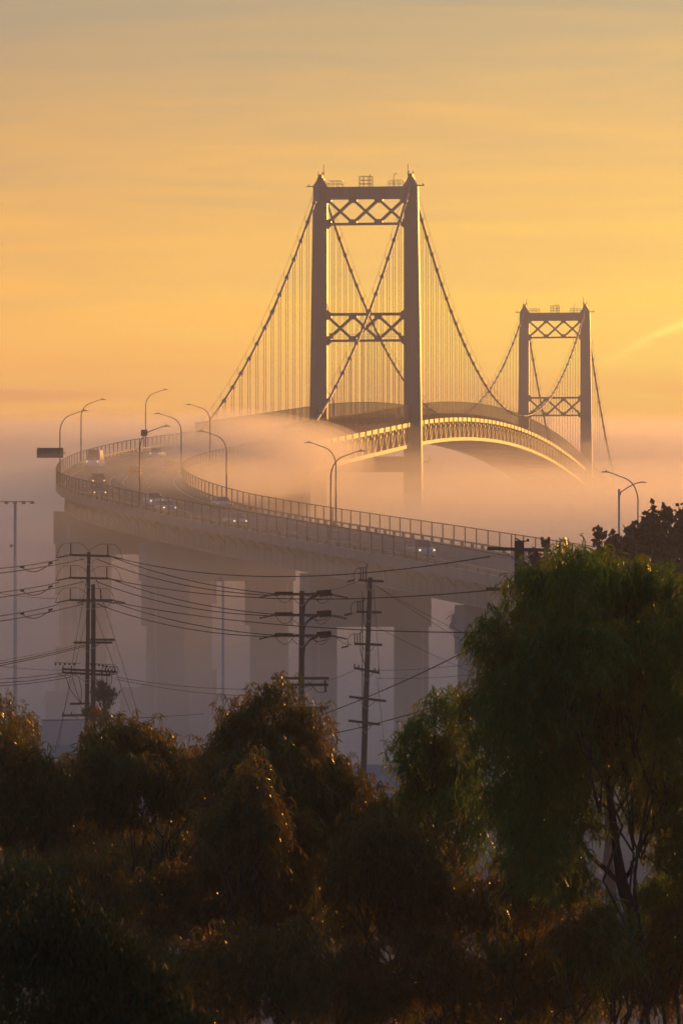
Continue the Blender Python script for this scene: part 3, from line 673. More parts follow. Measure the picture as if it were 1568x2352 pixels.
ex4 = MB(); H4 = U4.z-g4
ex4.box((.02, 0, H4-1.0), (.38, .3, 2.2))
ex4.tube([(-.14, 0, H4), (-.14, 0, H4+.35)], .02, 5); ex4.tube([(-.14, 0, H4+.2), (.15, 0, H4+.03), (.35, 0, H4+.1)], .03, 5); ex4.tube([(.33, 0, H4+.1), (.42, 0, H4+.12)], .06, 6)
utility_pole(U4, g4, .15, [(e4(1262), 1.3, 1.3, -.03, 'none'), (e4(1355), 1.35, .8, -.03, 'none')], 'thick dark utility pole half hidden by the big tree at right', extra=[('housing', ex4, M['wood'])])
U5 = P(1252, 1240, 230); g5 = gz(U5.x, 230)
utility_pole(U5, g5, .12, [(.1, .22, .2, 0, 'pins'), (.3, .2, .2, 0, 'pins')], 'small pole top with insulators poking out at the edge of the big tree')
# high mast light and slim pole
d6 = 430; q0 = P(35, 1152, d6); g6 = gz(q0.x, d6); hm = empty('floodlight_mast', (q0.x, d6, g6)); tag(hm, 'slim hazy mast with a row of floodlights on one crossbar at the far left', 'light mast')
Hm = q0.z-g6; p = MB(); p.tube([(0,0,-.5), (0,0,Hm)], [.22, .14], 10); p.build('pole', M['galv'], hm, True)
p = MB(); p.bar((-1.75,0,Hm), (1.75,0,Hm), .09); p.build('crossbar', M['galv'], hm)
for k in range(5):
    p = MB(); x = -1.6+.8*k; p.box((x, -.05, Hm-.12), (.38, .35, .2)); p.bar((x,0,Hm), (x,0,Hm+.12), .06); p.build('floodlight', M['lamp'], hm)
p = MB(); p.box((-.35, -.1, Hm-4.1), (.25, .25, .3)); p.bar((-.3, 0, Hm-4.1), (0, 0, Hm-4.1), .05); p.build('bracket', M['lamp'], hm)
d7 = 400; q0 = P(512, 1336, d7); g7 = gz(q0.x, d7); hm = empty('light_pole', (q0.x, d7, g7)); tag(hm, 'slim straight light pole with a small flat head seen between two viaduct columns', 'light pole')
Hm = q0.z-g7; p = MB(); p.tube([(0,0,-.5), (0,0,Hm)], [.15, .09], 8); p.build('pole', M['galv'], hm, True)
p = MB(); p.box((-.3, 0, Hm+.08), (.75, .3, .1)); p.box((-.3, 0, Hm+.28), (.4, .2, .08)); p.bar((-.2, 0, Hm), (-.2, 0, Hm+.3), .06); p.build('lamp_head', M['lamp'], hm)

def wire(pa, pb, sag, r, label, grp=None, n=24):
    pa, pb = Vector(pa), Vector(pb); m = MB()
    m.tube([pa.lerp(pb, i/n)-Zv*sag*4*(i/n)*(1-i/n)-pa for i in range(n+1)], r, 5, False)
    o = m.build('overhead_wire', M['wire']); o.location = pa
    tag(o, label, 'wire', 'overhead power lines'); return o
TP = [(1276, 1364), (1328, 1411), (1379, 1459)]
lv = ['top', 'middle', 'lowest']
for i, (ya, yb) in enumerate(TP):
    # from the left pole on to the middle pole: two conductors of each level
    a = P(264, ya+6, d1); b_ = P(640, yb+1, d2)
    wire(a, b_, .35, .026, f'near conductor from the {lv[i]} long crossarm of the twin poles to the middle pole')
    wire(P(222, ya+8, d1), P(640, yb+4, d2-.5), .5, .026, f'far conductor from the {lv[i]} long crossarm of the twin poles to the middle pole')
    # the continuing conductor passing behind the middle pole to the thick pole on the right
    yy = (1278, 1356, 1453)[i]
    wire(P(262, ya+4, d1), P(1125 if i < 2 else 1200, yy, d4+8), (1.05, .75, .55)[i], .026, f'long wire from the {lv[i]} crossarm of the twin poles to the big right tree')
    # leftwards out of frame
    for k in range(2):
        wire(P((135, 193)[k], ya+(10, 8)[k], d1), P(-120, ya+(36, 52)[k]+6*i, d1-70), .15, .028, f'{("outer","inner")[k]} wire running left out of the picture from the {lv[i]} crossarm')
        c0 = P((135, 193)[k], ya+(10, 8)[k], d1)
    m = MB(); c1 = P(50, ya+28+2*i, d1-22)
    m.tube([c1+Vector((u_*1.75, 0, .28*u_*.9-.42*math.sin(math.pi*u_)*(1-.3*u_))) - c1 for u_ in np.linspace(0, 1, 12)], .024, 5); m.tube([(-.1,0,.03), (.15,0,.05)], .06, 6); m.tube([(1.6,0,.25), (1.85,0,.3)], .06, 6)
    o = m.build('wire_loop', M['wire']); o.location = c1; tag(o, f'slack wire loop hanging under the {lv[i]} line left of the twin poles', 'wire loop')
    wire(P(765 if i else 700, (1363, 1411, 1458)[i], d2), P((822, 815, 808)[i], (1335, 1407, 1481)[i], d3), .15, .018, f'short wire between the {lv[i]} crossarms of the middle and the leaning pole')
for k, (xa, ya, da, xb, yb, db, sg_, r_, l) in enumerate([
    (200, 1480, d1, -90, 1540, d1-60, .1, .026, 'upper of three low wires running left from the short crossarm'), (198, 1484, d1, -90, 1545, d1-60, .1, .026, 'middle of three low wires running left from the short crossarm'),
    (150, 1545, d1, -60, 1562, d1-50, .1, .022, 'uppermost of the bunched wires left of the cluttered crossarm'), (155, 1550, d1, -60, 1570, d1-50, .15, .022, 'second of the bunched wires left of the cluttered crossarm'),
    (160, 1556, d1, -60, 1578, d1-50, .12, .022, 'lowest of the bunched wires left of the cluttered crossarm'),
    (140, 1540, d1, -60, 1522, d1-20, .1, .014, 'thin guy wire with a grip running up to the left edge'),
    (180, 1480, d1, -40, 1524, d1-50, .1, .014, 'thin wire with a small splice above the three low wires'),
    (130, 1375, d1, -40, 1356, d1-50, .1, .014, 'thin wire crossing left of the twin poles between the crossarms'),
    (265, 1555, d1, 640, 1582, d2+60, .3, .016, 'faint low wire from the cluttered crossarm behind the trees'), (265, 1560, d1, 640, 1600, d2+60, .3, .016, 'second faint low wire from the cluttered crossarm behind the trees'),
    (100, 1655, d1, 470, 1640, d1+60, .1, .03, 'thick low cable just above the left trees'),
    (205, 1295, d1, 133, 1720, d1-6, 0, .014, 'outer left guy wire of the twin poles'), (205, 1390, d1, 125, 1730, d1-6, 0, .014, 'inner left guy wire of the twin poles'),
    (212, 1300, d1, 320, 1650, d1-6, 0, .014, 'outer right guy wire of the twin poles'), (212, 1390, d1, 300, 1640, d1-6, 0, .014, 'inner right guy wire of the twin poles'),
    (765, 1592, d2, 1140, 1462, d4, .1, .03, 'upper slanting service cable rising to the big right tree') if False else (700, 1655, d3+20, 1140, 1460, d4+10, .25, .028, 'upper slanting service cable rising to the big right tree'),
    (740, 1690, d3+20, 1140, 1575, d4+10, .2, .028, 'lower slanting service cable rising to the big right tree'),
    (862, 1345, d3, 1120, 1480, d3+30, .15, .014, 'thin guy wire falling right from the leaning pole top'), (862, 1345, d3, 1110, 1500, d3+60, .1, .014, 'second thin guy wire falling right from the leaning pole top'),
    (858, 1437, d3, 1120, 1560, d3+40, .1, .012, 'thin wire falling right from the middle of the leaning pole'),
    (858, 1352, d3, 872, 1560, d3-4, 0, .012, 'thin vertical guy beside the leaning pole'), (866, 1555, d3, 890, 1790, d3-8, 0, .012, 'lower guy beside the leaning pole foot'),
    (815, 1540, d3, 640, 1590, d2+80, .2, .012, 'thin wire left of the leaning pole towards the middle pole'),
    (850, 1540, d3, 1120, 1520, d3+20, .15, .012, 'thin level wire right of the leaning pole'), (866, 1558, d3, 1120, 1545, d3+20, .15, .012, 'second thin level wire right of the leaning pole')]):
    wire(P(xa, ya, da), P(xb, yb, db), sg_, r_, l)

# ------------------------------------------------------------------ buildings in the fog below
def shed(x0, x1, ytop, ybot, dd, depth, label, roof_h=1.2):
    a, b_ = P(x0, ytop, dd), P(x1, ytop, dd); zt = a.z; zb = gz((a.x+b_.x)/2, dd)-.5; w_ = b_.x-a.x
    r_ = empty('warehouse', ((a.x+b_.x)/2, dd, zb)); tag(r_, label, 'building'); h = zt-zb
    m = MB(); m.box((0, depth/2, (h-roof_h)/2), (w_, depth, h-roof_h)); m.build('wall', M['wall'], r_)
    m = MB(); hw = w_/2+.3; m.quadbox([(-hw, -.4, h-roof_h+.01), (hw, -.4, h-roof_h+.01), (hw, depth+.4, h-roof_h+.01), (-hw, depth+.4, h-roof_h+.01), (-hw, depth*.5-.2, h), (hw, depth*.5-.2, h), (hw, depth*.5+.2, h), (-hw, depth*.5+.2, h)]); m.build('roof', M['roof'], r_)
    for k in range(max(2, int(w_/3))):
        x = -w_/2+1.5+k*3
        if x < w_/2-1:
            q = MB(); q.box((x, -.03, h*.45), (1.6, .12, 1.2)); wn = q.build('window', M['glass'], r_)
            q = MB()
            for a_ in ((0, .62), (0, -.62)): q.box((x, -.06, h*.45+a_[1]), (1.76, .14, .1))
            for a_ in (-.82, 0, .82): q.box((x+a_, -.065, h*.45), (.08, .15, 1.2))
            q.build('frame', M['parapet'], wn)
shed(104, 178, 1592, 0, 520, 14, 'low dark warehouse in the fog behind the left trees')
shed(275, 345, 1583, 0, 560, 16, 'pale flat roofed warehouse between the first two viaduct columns')
shed(88, 172, 1660, 0, 380, 16, 'bluish metal roofed shed left of the twin poles', 2.2)
shed(118, 250, 1718, 0, 340, 10, 'light metal roofed shed just above the left treetops', 1.5)
shed(440, 560, 1598, 0, 600, 14, 'faint warehouse in the fog behind the slim light pole')
shed(780, 925, 1765, 0, 345, 12, 'long shed in the gap beside the foot of the leaning pole', 1.4)

# ------------------------------------------------------------------ vegetation
def leafmat(name, base, young, transl=.25, rough=.35, tg=3.8):
    m = bpy.data.materials.new(name); m.use_nodes = True; t = m.node_tree; b_ = t.nodes['Principled BSDF']
    g_ = t.nodes.new('ShaderNodeNewGeometry'); wn = t.nodes.new('ShaderNodeTexWhiteNoise') if False else None
    tc2 = t.nodes.new('ShaderNodeTexCoord'); n = t.nodes.new('ShaderNodeTexNoise'); n.inputs['Scale'].default_value = 1.1; n.inputs['Detail'].default_value = 2; t.links.new(tc2.outputs['Object'], n.inputs['Vector'])
    r_ = t.nodes.new('ShaderNodeValToRGB'); r_.color_ramp.elements[0].position = .42; r_.color_ramp.elements[1].position = .68
    r_.color_ramp.elements[0].color = (*base, 1); r_.color_ramp.elements[1].color = (*young, 1)
    ad = t.nodes.new('ShaderNodeMath'); ad.operation = 'MULTIPLY_ADD'; ad.inputs[1].default_value = .25; t.links.new(g_.outputs['Random Per Island'], ad.inputs[0]); t.links.new(n.outputs[0], ad.inputs[2])
    sb = t.nodes.new('ShaderNodeMath'); sb.operation = 'SUBTRACT'; sb.inputs[1].default_value = .12; t.links.new(ad.outputs[0], sb.inputs[0])
    t.links.new(sb.outputs[0], r_.inputs[0]); t.links.new(r_.outputs[0], b_.inputs['Base Color']); b_.inputs['Roughness'].default_value = rough
    tr = t.nodes.new('ShaderNodeBsdfTranslucent'); ml = t.nodes.new('ShaderNodeVectorMath'); ml.operation = 'SCALE'; ml.inputs['Scale'].default_value = tg; t.links.new(r_.outputs[0], ml.inputs[0]); t.links.new(ml.outputs[0], tr.inputs[0]); mi = t.nodes.new('ShaderNodeMixShader'); mi.inputs[0].default_value = transl
    o = t.nodes['Material Output']; t.links.new(b_.outputs[0], mi.inputs[1]); t.links.new(tr.outputs[0], mi.inputs[2]); t.links.new(mi.outputs[0], o.inputs[0])
    return m
M['leaf'] = leafmat('eucalyptus_leaf', (.056, .054, .005), (.125, .064, .006), .42, .31)
M['leaf_green'] = leafmat('green_eucalyptus_leaf', (.052, .088, .005), (.12, .095, .006), .45, .33)
M['leaf_far'] = leafmat('far_leaf', (.05, .045, .015), (.07, .05, .018), .2, .5, 1.5)
M['leaf_bush'] = leafmat('bush_leaf', (.045, .055, .008), (.06, .062, .008), .2, .7, 1.2)
M['needle'] = leafmat('pine_needle', (.05, .065, .03), (.07, .075, .03), .2, .5)
def np_mesh(name, verts, quads, m, parent=None):
    me = bpy.data.meshes.new(name); nv = len(verts); nf = len(quads)
    me.vertices.add(nv); me.vertices.foreach_set('co', verts.astype(np.float32).ravel())
    me.loops.add(nf*4); me.loops.foreach_set('vertex_index', quads.astype(np.int32).ravel())
    me.polygons.add(nf); me.polygons.foreach_set('loop_start', np.arange(0, nf*4, 4, dtype=np.int32)); me.polygons.foreach_set('loop_total', np.full(nf, 4, np.int32))
    me.update(calc_edges=True); me.materials.append(m)
    o = bpy.data.objects.new(name, me); sc.collection.objects.link(o)
    if parent: o.parent = parent
    return o
def weeping(rg, clumps, density, leaf_l=.13, leaf_w=.0155, strand=(.12, .40), per=.022):
    """clumps: (centre, radii). Returns verts, quads of hanging strands of lance leaves (local to world origin)."""
    LV = []; LQ = []; nb = 0
    subs = []
    for c, rd in clumps:
        c = np.array(c); rd = np.array(rd); K = 40
        for k in range(K):
            u0 = rg.normal(size=3); u0 /= np.linalg.norm(u0); f0 = rg.uniform(.5, 1.0)+(rg.random() < .2)*rg.uniform(0, .35) if k else 0; s0_ = rg.uniform(.12, .36) if k else .70
            subs.append((c+u0*rd*f0, rd*s0_))
    for c, rd in subs:
        area = 4*math.pi*((rd[0]*rd[2])**1.6/3+(rd[1]*rd[2])**1.6/3+(rd[0]*rd[1])**1.6/3)**(1/1.6)
        ns = int(area*density*1.9)
        u = rg.normal(size=(ns, 3)); u /= np.linalg.norm(u, axis=1)[:, None]; u[:, 2] = np.where((u[:, 2] < -.35), -u[:, 2], u[:, 2])
        rr_ = rg.uniform(.55, 1.03, ns)**.7
        bump_ = 1+.16*np.sin(u[:, 0]*7+c[0]*3)*np.sin(u[:, 2]*6+c[2]*5)+.12*np.sin(u[:, 1]*9+u[:, 0]*11+c[1])
        st = c+u*rd*(rr_*bump_)[:, None]
        L = rg.uniform(strand[0], strand[1], ns); nl = np.maximum(5, (L/per).astype(int)); tot = nl.sum()
        idx = np.repeat(np.arange(ns), nl); k = np.arange(tot)-np.repeat(np.cumsum(nl)-nl, nl); fr = (k+rg.random(tot)*.8)/nl[idx]
        # strand curve: starts outwards and up, then hangs
        od = u[:, :2]/(np.linalg.norm(u[:, :2], axis=1)[:, None]+1e-6); lean_ = rg.uniform(.2, .85, ns); rise = rg.uniform(0, .35, ns)+np.where(u[:, 2] > .55, rg.uniform(0, 1.5, ns), 0)
        f_ = fr; Li = L[idx]
        px = st[idx, 0]+od[idx, 0]*lean_[idx]*Li*(1-(1-f_)**2); py = st[idx, 1]+od[idx, 1]*lean_[idx]*Li*(1-(1-f_)**2)
        pz = st[idx, 2]+Li*(rise[idx]*4*f_*(1-f_)*.5-f_**1.4*.68)
        # strand centre at leaf, leaf direction: down with spread
        yaw = rg.uniform(0, 2*math.pi, tot); sp = rg.normal(.6, .38, tot); ll = leaf_l*rg.uniform(.6, 1.25, tot)
        up_ = (f_ < .2)*rg.uniform(0, .8, tot)
        dx, dy_, dz = np.cos(yaw)*np.sin(sp), np.sin(yaw)*np.sin(sp), -np.cos(sp)+up_
        D = np.stack([dx, dy_, dz], 1); D /= np.linalg.norm(D, axis=1)[:, None]
        p0 = np.stack([px, py, pz], 1)
        yw2 = rg.uniform(0, 2*math.pi, tot); S_ = np.cross(D, np.stack([np.cos(yw2), np.sin(yw2), np.zeros(tot)], 1)); S_ /= np.linalg.norm(S_, axis=1)[:, None]+1e-6
        Wv = S_*(leaf_w*rg.uniform(.7, 1.3, tot))[:, None]*.5; Nn = np.cross(D, S_); cv = (ll*rg.normal(0, .13, tot))[:, None]*Nn
        p1 = p0+D*(ll*.35)[:, None]+cv*.6; p2 = p0+D*(ll*.7)[:, None]+cv*.9+np.array([0, 0, -1])*(ll*.05)[:, None]; p3 = p0+D*ll[:, None]+cv*.7+np.array([0, 0, -1])*(ll*.16)[:, None]
        vv = np.stack([p0-Wv*.25, p0+Wv*.25, p1-Wv, p1+Wv, p2-Wv*.8, p2+Wv*.8, p3-Wv*.08, p3+Wv*.08], 1).reshape(-1, 3)
        b0 = nb+np.arange(tot)*8; q = np.stack([np.stack([b0+o_, b0+o_+1, b0+o_+3, b0+o_+2], 1) for o_ in (0, 2, 4)], 1).reshape(-1, 4)
        LV.append(vv); LQ.append(q); nb += tot*8
    return np.concatenate(LV), np.concatenate(LQ)
LEAVES = []
def limb(m, a, b_, r0, r1, wob=.25, n=7, rr=rnd):
    pt = []; a, b_ = Vector(a), Vector(b_); L = (b_-a).length
    for i in range(n+1):
        f_ = i/n; o_ = Vector((rr.uniform(-1, 1), rr.uniform(-1, 1), rr.uniform(-.4, .4)))*wob*L*.12*math.sin(math.pi*f_); pt.append(a.lerp(b_, f_)+o_)
    m.tube(pt, [r0+(r1-r0)*i/n for i in range(n+1)], 8, True); return pt
def eucalyptus(trunk_xy, clumps, seed, label, density=26, trunk_r=.22, leaf='leaf', **kw):
    rg = np.random.default_rng(seed); rr = random.Random(seed); bx, by = trunk_xy; g0 = gz(bx, by)
    r_ = empty('eucalyptus_tree', (bx, by, g0)); tag(r_, label, 'tree', 'weeping eucalyptus trees in front')
    off = Vector((bx, by, g0)); cl = [(Vector(c)-off, rd) for c, rd in clumps]
    v, q = weeping(rg, cl, density, **kw); np_mesh('crown', v, q, M[leaf], r_); LEAVES.append(len(q)//3)
    m = MB(); top = max(cl, key=lambda c: c[0].z); fork = Vector((top[0].x*.35, top[0].y*.35, (min(c[0].z for c in cl))*.55))
    limb(m, (0,0,-.4), fork, trunk_r, trunk_r*.8, .2, rr=rr); t_ = m.build('trunk', M['bark'], r_, True)
    m = MB()
    for ic, (c, rd) in enumerate(cl):
        if len(cl) > 9 and ic % 5: continue
        mid = fork.lerp(c, .45)+Vector((0,0,.3)); limb(m, fork-Zv*.1, mid, trunk_r*.42, trunk_r*.2, .5, rr=rr); limb(m, mid, c+Zv*rd[2]*.4, trunk_r*.2, .012, .7, rr=rr)
        for k in range(3):
            e = c+Vector((rr.uniform(-1,1)*rd[0], rr.uniform(-1,1)*rd[1], rr.uniform(-.1,1)*rd[2]))*.85; limb(m, mid.lerp(c, .5), e, .016, .005, .8, 5, rr)
    m.build('branches', M['bark'], r_, True)
    return r_
def C(x, y, dd, rx, rz_, ry=None):
    """clump centre at a frame position and depth, radii in frame units"""
    k = dd/F; return (tuple(P(x, y, dd)), (rx*k, (ry if ry else (rx+rz_)/2)*k, rz_*k))
big = [C(1660,1450,63,90,120), C(1700,1650,64,110,120), C(1680,1850,64,100,130), C(1650,2080,63,100,120), C(1700,2280,63,110,120), C(1820,1600,66,100,120), C(1840,1850,66,110,140), C(1850,2150,66,120,150), C(1310,1310,60,58,66), C(1235,1345,61,40,58), C(1440,1340,62,70,60), C(1545,1355,62,70,60), C(1370,1320,61,50,50), C(1420,1780,66,50,60), C(1470,1830,66,40,50), C(1380,2180,61,80,90), C(1520,2090,64,60,80), C(1310,2010,62,60,70), C(1320,1370,62,75,100), C(1240,1440,62,85,110), C(1420,1410,63,80,100), C(1530,1420,64,90,100), C(1160,1540,61,62,90), C(1275,1570,61,100,110), C(1400,1560,63,110,120), C(1540,1600,64,90,130),
       C(1150,1690,62,75,100), C(1250,1740,61,90,110), C(1340,1700,63,80,100), C(1540,1790,64,70,120), C(1470,1700,66,70,90), C(1190,1850,62,100,110), C(1300,1870,63,70,90), C(1575,1960,63,70,120), C(1500,1880,66,60,60), C(1330,1500,60,110,110), C(1460,1530,61,110,110), C(1120,1460,61,40,60), C(1200,1640,60,100,90), C(1330,1600,64,120,110), C(1440,1650,66,100,90), C(1230,1950,61,90,90), C(1600,1480,60,60,120), C(1560,1700,61,70,90), C(1100,1620,61,45,60)]
T1 = eucalyptus((P(1590,0,63).x, 63), big, 11, 'tall weeping eucalyptus filling the right side, its crown reaching above the viaduct', 17, .1, 'leaf_green')
# visible leaning trunk of the tall tree
m = MB(); bx = Vector(T1.location)
tp = [P(1475,2240,63), P(1455,2120,63), P(1428,2030,63), P(1415,1950,63), P(1405,1870,63), P(1392,1760,63), P(1370,1640,63), P(1335,1480,62.5), P(1322,1360,62)]
m.tube([p_-bx for p_ in tp], [.105,.095,.085,.06,.052,.045,.035,.022,.012], 8)
for a, b_, r0 in (((1428,2030),(1350,1960),.045), ((1350,1960),(1250,1820),.03), ((1428,2030),(1475,1940),.035), ((1475,1940),(1540,1800),.025), ((1405,1870),(1330,1780),.025), ((1392,1760),(1450,1660),.022), ((1462,2140),(1432,2040),.05)):
    limb(m, P(*a,63)-bx, P(*b_,63.3)-bx, r0, r0*.55, .5)
m.build('leaning_trunk', M['bark'], T1, True)
eucalyptus((P(1010,0,68).x, 68), [C(1000,1680,68,62,85), C(955,1740,68,52,80), C(1045,1760,68,60,90), C(990,1840,68,80,90), C(1060,1900,67,80,100), C(930,1880,69,60,70)], 12, 'narrow weeping eucalyptus between the leaning utility pole and the tall right tree', 14, .07, 'leaf_green')
eucalyptus((P(650,0,70).x, 70), [C(625,1650,70,80,85), C(545,1720,70,70,90), C(690,1730,70,80,95), C(610,1790,69,110,100), C(760,1830,70,75,100), C(790,1900,70,65,95), C(520,1830,69,80,90), C(830,1850,70,50,70), C(730,1800,70,70,80), C(470,1800,70,50,70), C(650,1930,69,120,100), C(560,1950,68,100,90)], 13, 'rounded weeping eucalyptus in front of the middle utility pole', 19, .08)
eucalyptus((P(570,0,66).x, 66), [C(575,1820,66,52,70), C(600,1900,66,60,80), C(520,1920,66,60,70)], 18, 'small orange tipped weeping eucalyptus before the rounded middle tree', 19, .05)
eucalyptus((P(310,0,72).x, 72), [C(265,1730,72,70,80), C(345,1730,72,62,75), C(400,1790,72,65,80), C(230,1800,71,70,80), C(310,1830,71,110,90), C(430,1850,71,70,70), C(190,1880,71,80,80), C(165,1800,72,45,60), C(450,1780,71,50,60)], 14, 'twin topped weeping eucalyptus below the twin utility poles', 19, .08)
eucalyptus((P(30,0,70).x, 70), [C(25,1760,70,75,95), C(100,1810,70,60,75), C(-30,1740,71,60,90), C(60,1880,70,100,90), C(130,1840,70,60,70), C(-110,1780,71,80,100), C(-100,1950,70,110,110), C(-130,2180,69,120,130), C(-60,2060,69,100,110), C(-250,1850,72,90,120), C(-260,2100,71,110,140)], 15, 'weeping eucalyptus at the left edge with orange tips', 19, .08)
eucalyptus((P(880,0,66).x, 66), [C(860,1880,67,60,65), C(900,1960,66,90,80), C(830,2000,66,90,90), C(960,1990,66,80,90)], 16, 'low eucalyptus filling the gap under the leaning utility pole', 18, .06)
low = [C(80+i*150+rnd.uniform(-30,30), 2060+rnd.uniform(-35,35), 66+rnd.uniform(-1,3), 105, 105) for i in range(8)]
eucalyptus((P(400,0,67).x, 67), low[:4], 17, 'dark lower eucalyptus foliage mass in the left centre', 20, .08)
eucalyptus((P(950,0,66).x, 66.5), low[4:]+[C(1250,2050,64,100,90)], 19, 'dark lower eucalyptus foliage mass below the right centre', 20, .08)
lw2 = [C(330+i*165, 2250+rnd.uniform(-20,20), 64+rnd.uniform(-1,2), 110, 110) for i in range(8)]
eucalyptus((P(700,0,64).x, 64), lw2[:4], 20, 'shadowy eucalyptus along the bottom of the picture, left of centre', 20, .08)
eucalyptus((P(1200,0,62).x, 62.5), lw2[4:]+[C(1350,2150,61,90,70), C(1560,2150,62,60,90)], 21, 'shadowy eucalyptus along the bottom of the picture at right', 20, .08)
eucalyptus((P(20,0,120).x, 120), [C(0,1640,120,40,55), C(60,1680,122,38,50), C(15,1700,120,50,50)], 22, 'small hazy grey tree behind the left edge tree', 10, .06)
bk = [C(60+i*150+rnd.uniform(-30,30), 2010+rnd.uniform(-30,60), 80+rnd.uniform(-1,2), 120, 130) for i in range(8)]
eucalyptus((P(350,0,80).x, 80), bk[:4]+[C(200,2280,78,130,130), C(480,2300,78,130,130)], 23, 'dark eucalyptus standing behind the lower left foliage mass', 16, .08)
eucalyptus((P(900,0,80).x, 80.5), bk[4:7]+[C(760,2300,78,130,130), C(1020,2320,78,130,130), C(1280,2320,76,130,130)], 24, 'dark eucalyptus standing behind the lower right foliage mass', 16, .08)
# bushes and far trees made of small leaf faces
def puffs(rg, clumps, density, size, upright=False):
    LV = []; LQ = []; nb = 0
    for c, rd in clumps:
        c = np.array(c); rd = np.array(rd); n = int(density*4*math.pi*((rd[0]*rd[2]+rd[0]*rd[1]+rd[1]*rd[2])/3))
        sub_n = max(14, n//24); cu = rg.normal(size=(sub_n, 3)); cu /= np.linalg.norm(cu, axis=1)[:, None]; cc = c+cu*rd*rg.uniform(.55, 1.0, sub_n)[:, None]
        ci = rg.integers(0, sub_n, n); p = cc[ci]+rg.normal(size=(n, 3))*rd*.15
        a = rg.normal(size=(n, 3)); 
        if upright: a[:, 2] = np.abs(a[:, 2])*1.5+1.2
        a /= np.linalg.norm(a, axis=1)[:, None]; b2 = np.cross(a, rg.normal(size=(n, 3))); b2 /= np.linalg.norm(b2, axis=1)[:, None]+1e-6
        s_ = size*rg.uniform(.5, 1.3, n)[:, None]; wv = b2*s_*(.1 if upright else .38)
        vv = np.stack([p-wv*.3, p+a*s_*.5-wv, p+a*s_, p+a*s_*.5+wv], 1).reshape(-1, 3); b0 = nb+np.arange(n)*4
        LV.append(vv); LQ.append(np.stack([b0, b0+1, b0+2, b0+3], 1)); nb += n*4
    return np.concatenate(LV), np.concatenate(LQ)
def bushy(name, cat, xy, clumps, seed, label, density, size, m_, tr=.2, upright=False, group=None):
    rg = np.random.default_rng(seed); g0 = gz(*xy); off = Vector((xy[0], xy[1], g0)); r_ = empty(name, off); tag(r_, label, cat, group)
    cl = [(Vector(c)-off, rd) for c, rd in clumps]; v, q = puffs(rg, cl, density, size, upright); np_mesh('crown', v, q, m_, r_)
    m = MB(); rr = random.Random(seed); fork = Vector((0, 0, min(c[0].z for c in cl)*.5)); limb(m, (0,0,-.4), fork, tr, tr*.8, .2, rr=rr); m.build('trunk', M['bark'], r_, True)
    m = MB()
    for c, rd in cl:
        limb(m, fork-Zv*.1, c, tr*.5, tr*.12, .5, rr=rr)
    m.build('branches', M['bark'], r_, True); return r_
bushy('round_tree', 'tree', (P(1520,0,260).x, 260), [C(1512,1215,260,38,55), C(1560,1230,260,45,55), C(1470,1240,260,45,40), C(1540,1300,260,60,60), C(1460,1310,260,60,55), C(1600,1250,260,40,60), C(1500,1380,260,70,60), C(1580,1390,260,70,60), C(1530,1460,260,80,60), C(1650,1320,260,60,70)], 31, 'dark hazy round crowned tree behind the street lamps at the right edge', 34, .42, M['leaf_far'], .35)
bushy('round_tree', 'tree', (P(1400,0,250).x, 250), [C(1388,1245,250,26,34), C(1420,1270,250,40,36), C(1385,1310,250,45,50), C(1400,1370,250,60,60), C(1370,1430,250,60,60), C(1440,1450,250,60,60)], 32, 'smaller hazy tree left of the lamp poles behind the tall eucalyptus', 34, .38, M['leaf_far'], .3)
bushy('round_tree', 'tree', (P(1225,0,215).x, 215), [C(1222,1300,215,26,35), C(1215,1350,215,35,50), C(1240,1360,215,35,50), C(1230,1430,215,50,60), C(1200,1500,215,50,60), C(1260,1500,215,50,60)], 33, 'brown leafy tree half hidden behind the thick utility pole', 60, .28, M['leaf_far'], .2)
pn = empty('pine_tree', (P(232,0,285).x, 285, gz(P(232,0,285).x, 285))); tag(pn, 'thin pine with round needle tufts growing beside the twin utility poles', 'tree')
off = pn.location.copy(); rg = np.random.default_rng(5)
cl = [(Vector(C(x,y,285,r1,r1*.8)[0])-off, C(x,y,285,r1,r1*.8)[1]) for x, y, r1 in ((238,1580,14), (250,1612,22), (222,1600,16), (212,1645,20), (232,1650,22), (205,1700,22), (240,1700,16), (185,1760,18), (215,1760,24))]
v, q = puffs(rg, cl, 130, .42, True); v2, q2 = puffs(rg, cl, 90, .35, False)
np_mesh('crown', v, q, M['needle'], pn)
m = MB(); limb(m, (0,0,-.3), cl[0][0], .16, .03, .2); 
for c, rd in cl[1:]: limb(m, Vector((0, 0, c.z-.6)), c, .05, .02, .3)
m.build('trunk', M['bark'], pn, True)
# palm in the fog
pc = P(1060, 1412, 430); pm = empty('palm_tree', (pc.x, 430, gz(pc.x, 430))); tag(pm, 'hazy palm tree in the fog under the viaduct near the right tree', 'tree'); hp = pc.z-pm.location.z
m = MB(); m.tube([(0,0,-.3), (.15,0,hp*.5), (0,0,hp)], [.28, .22, .2], 8); m.build('trunk', M['bark'], pm, True)
m = MB(); rp = random.Random(3)
for k in range(46):
    a = rp.uniform(0, 6.28); e = rp.uniform(-.9, 1.2); L = rp.uniform(1.3, 1.9); pr_ = None
    dx, dy_ = math.cos(a), math.sin(a)
    for j in range(7):
        u_ = j/6; p_ = Vector((dx*L*u_*math.cos(e*.6), dy_*L*u_*math.cos(e*.6), hp+L*(math.sin(e)*u_-.7*u_*u_))); ww = .28*math.sin(math.pi*min(1, u_*.9+.12)); sd = Vector((-dy_, dx, 0))*ww
        m.v += [tuple(p_-sd-Zv*.05), tuple(p_+sd-Zv*.05)]
        if j: n = len(m.v); m.f.append((n-4, n-3, n-1, n-2))
m.build('fronds', M['leaf_far'], pm)
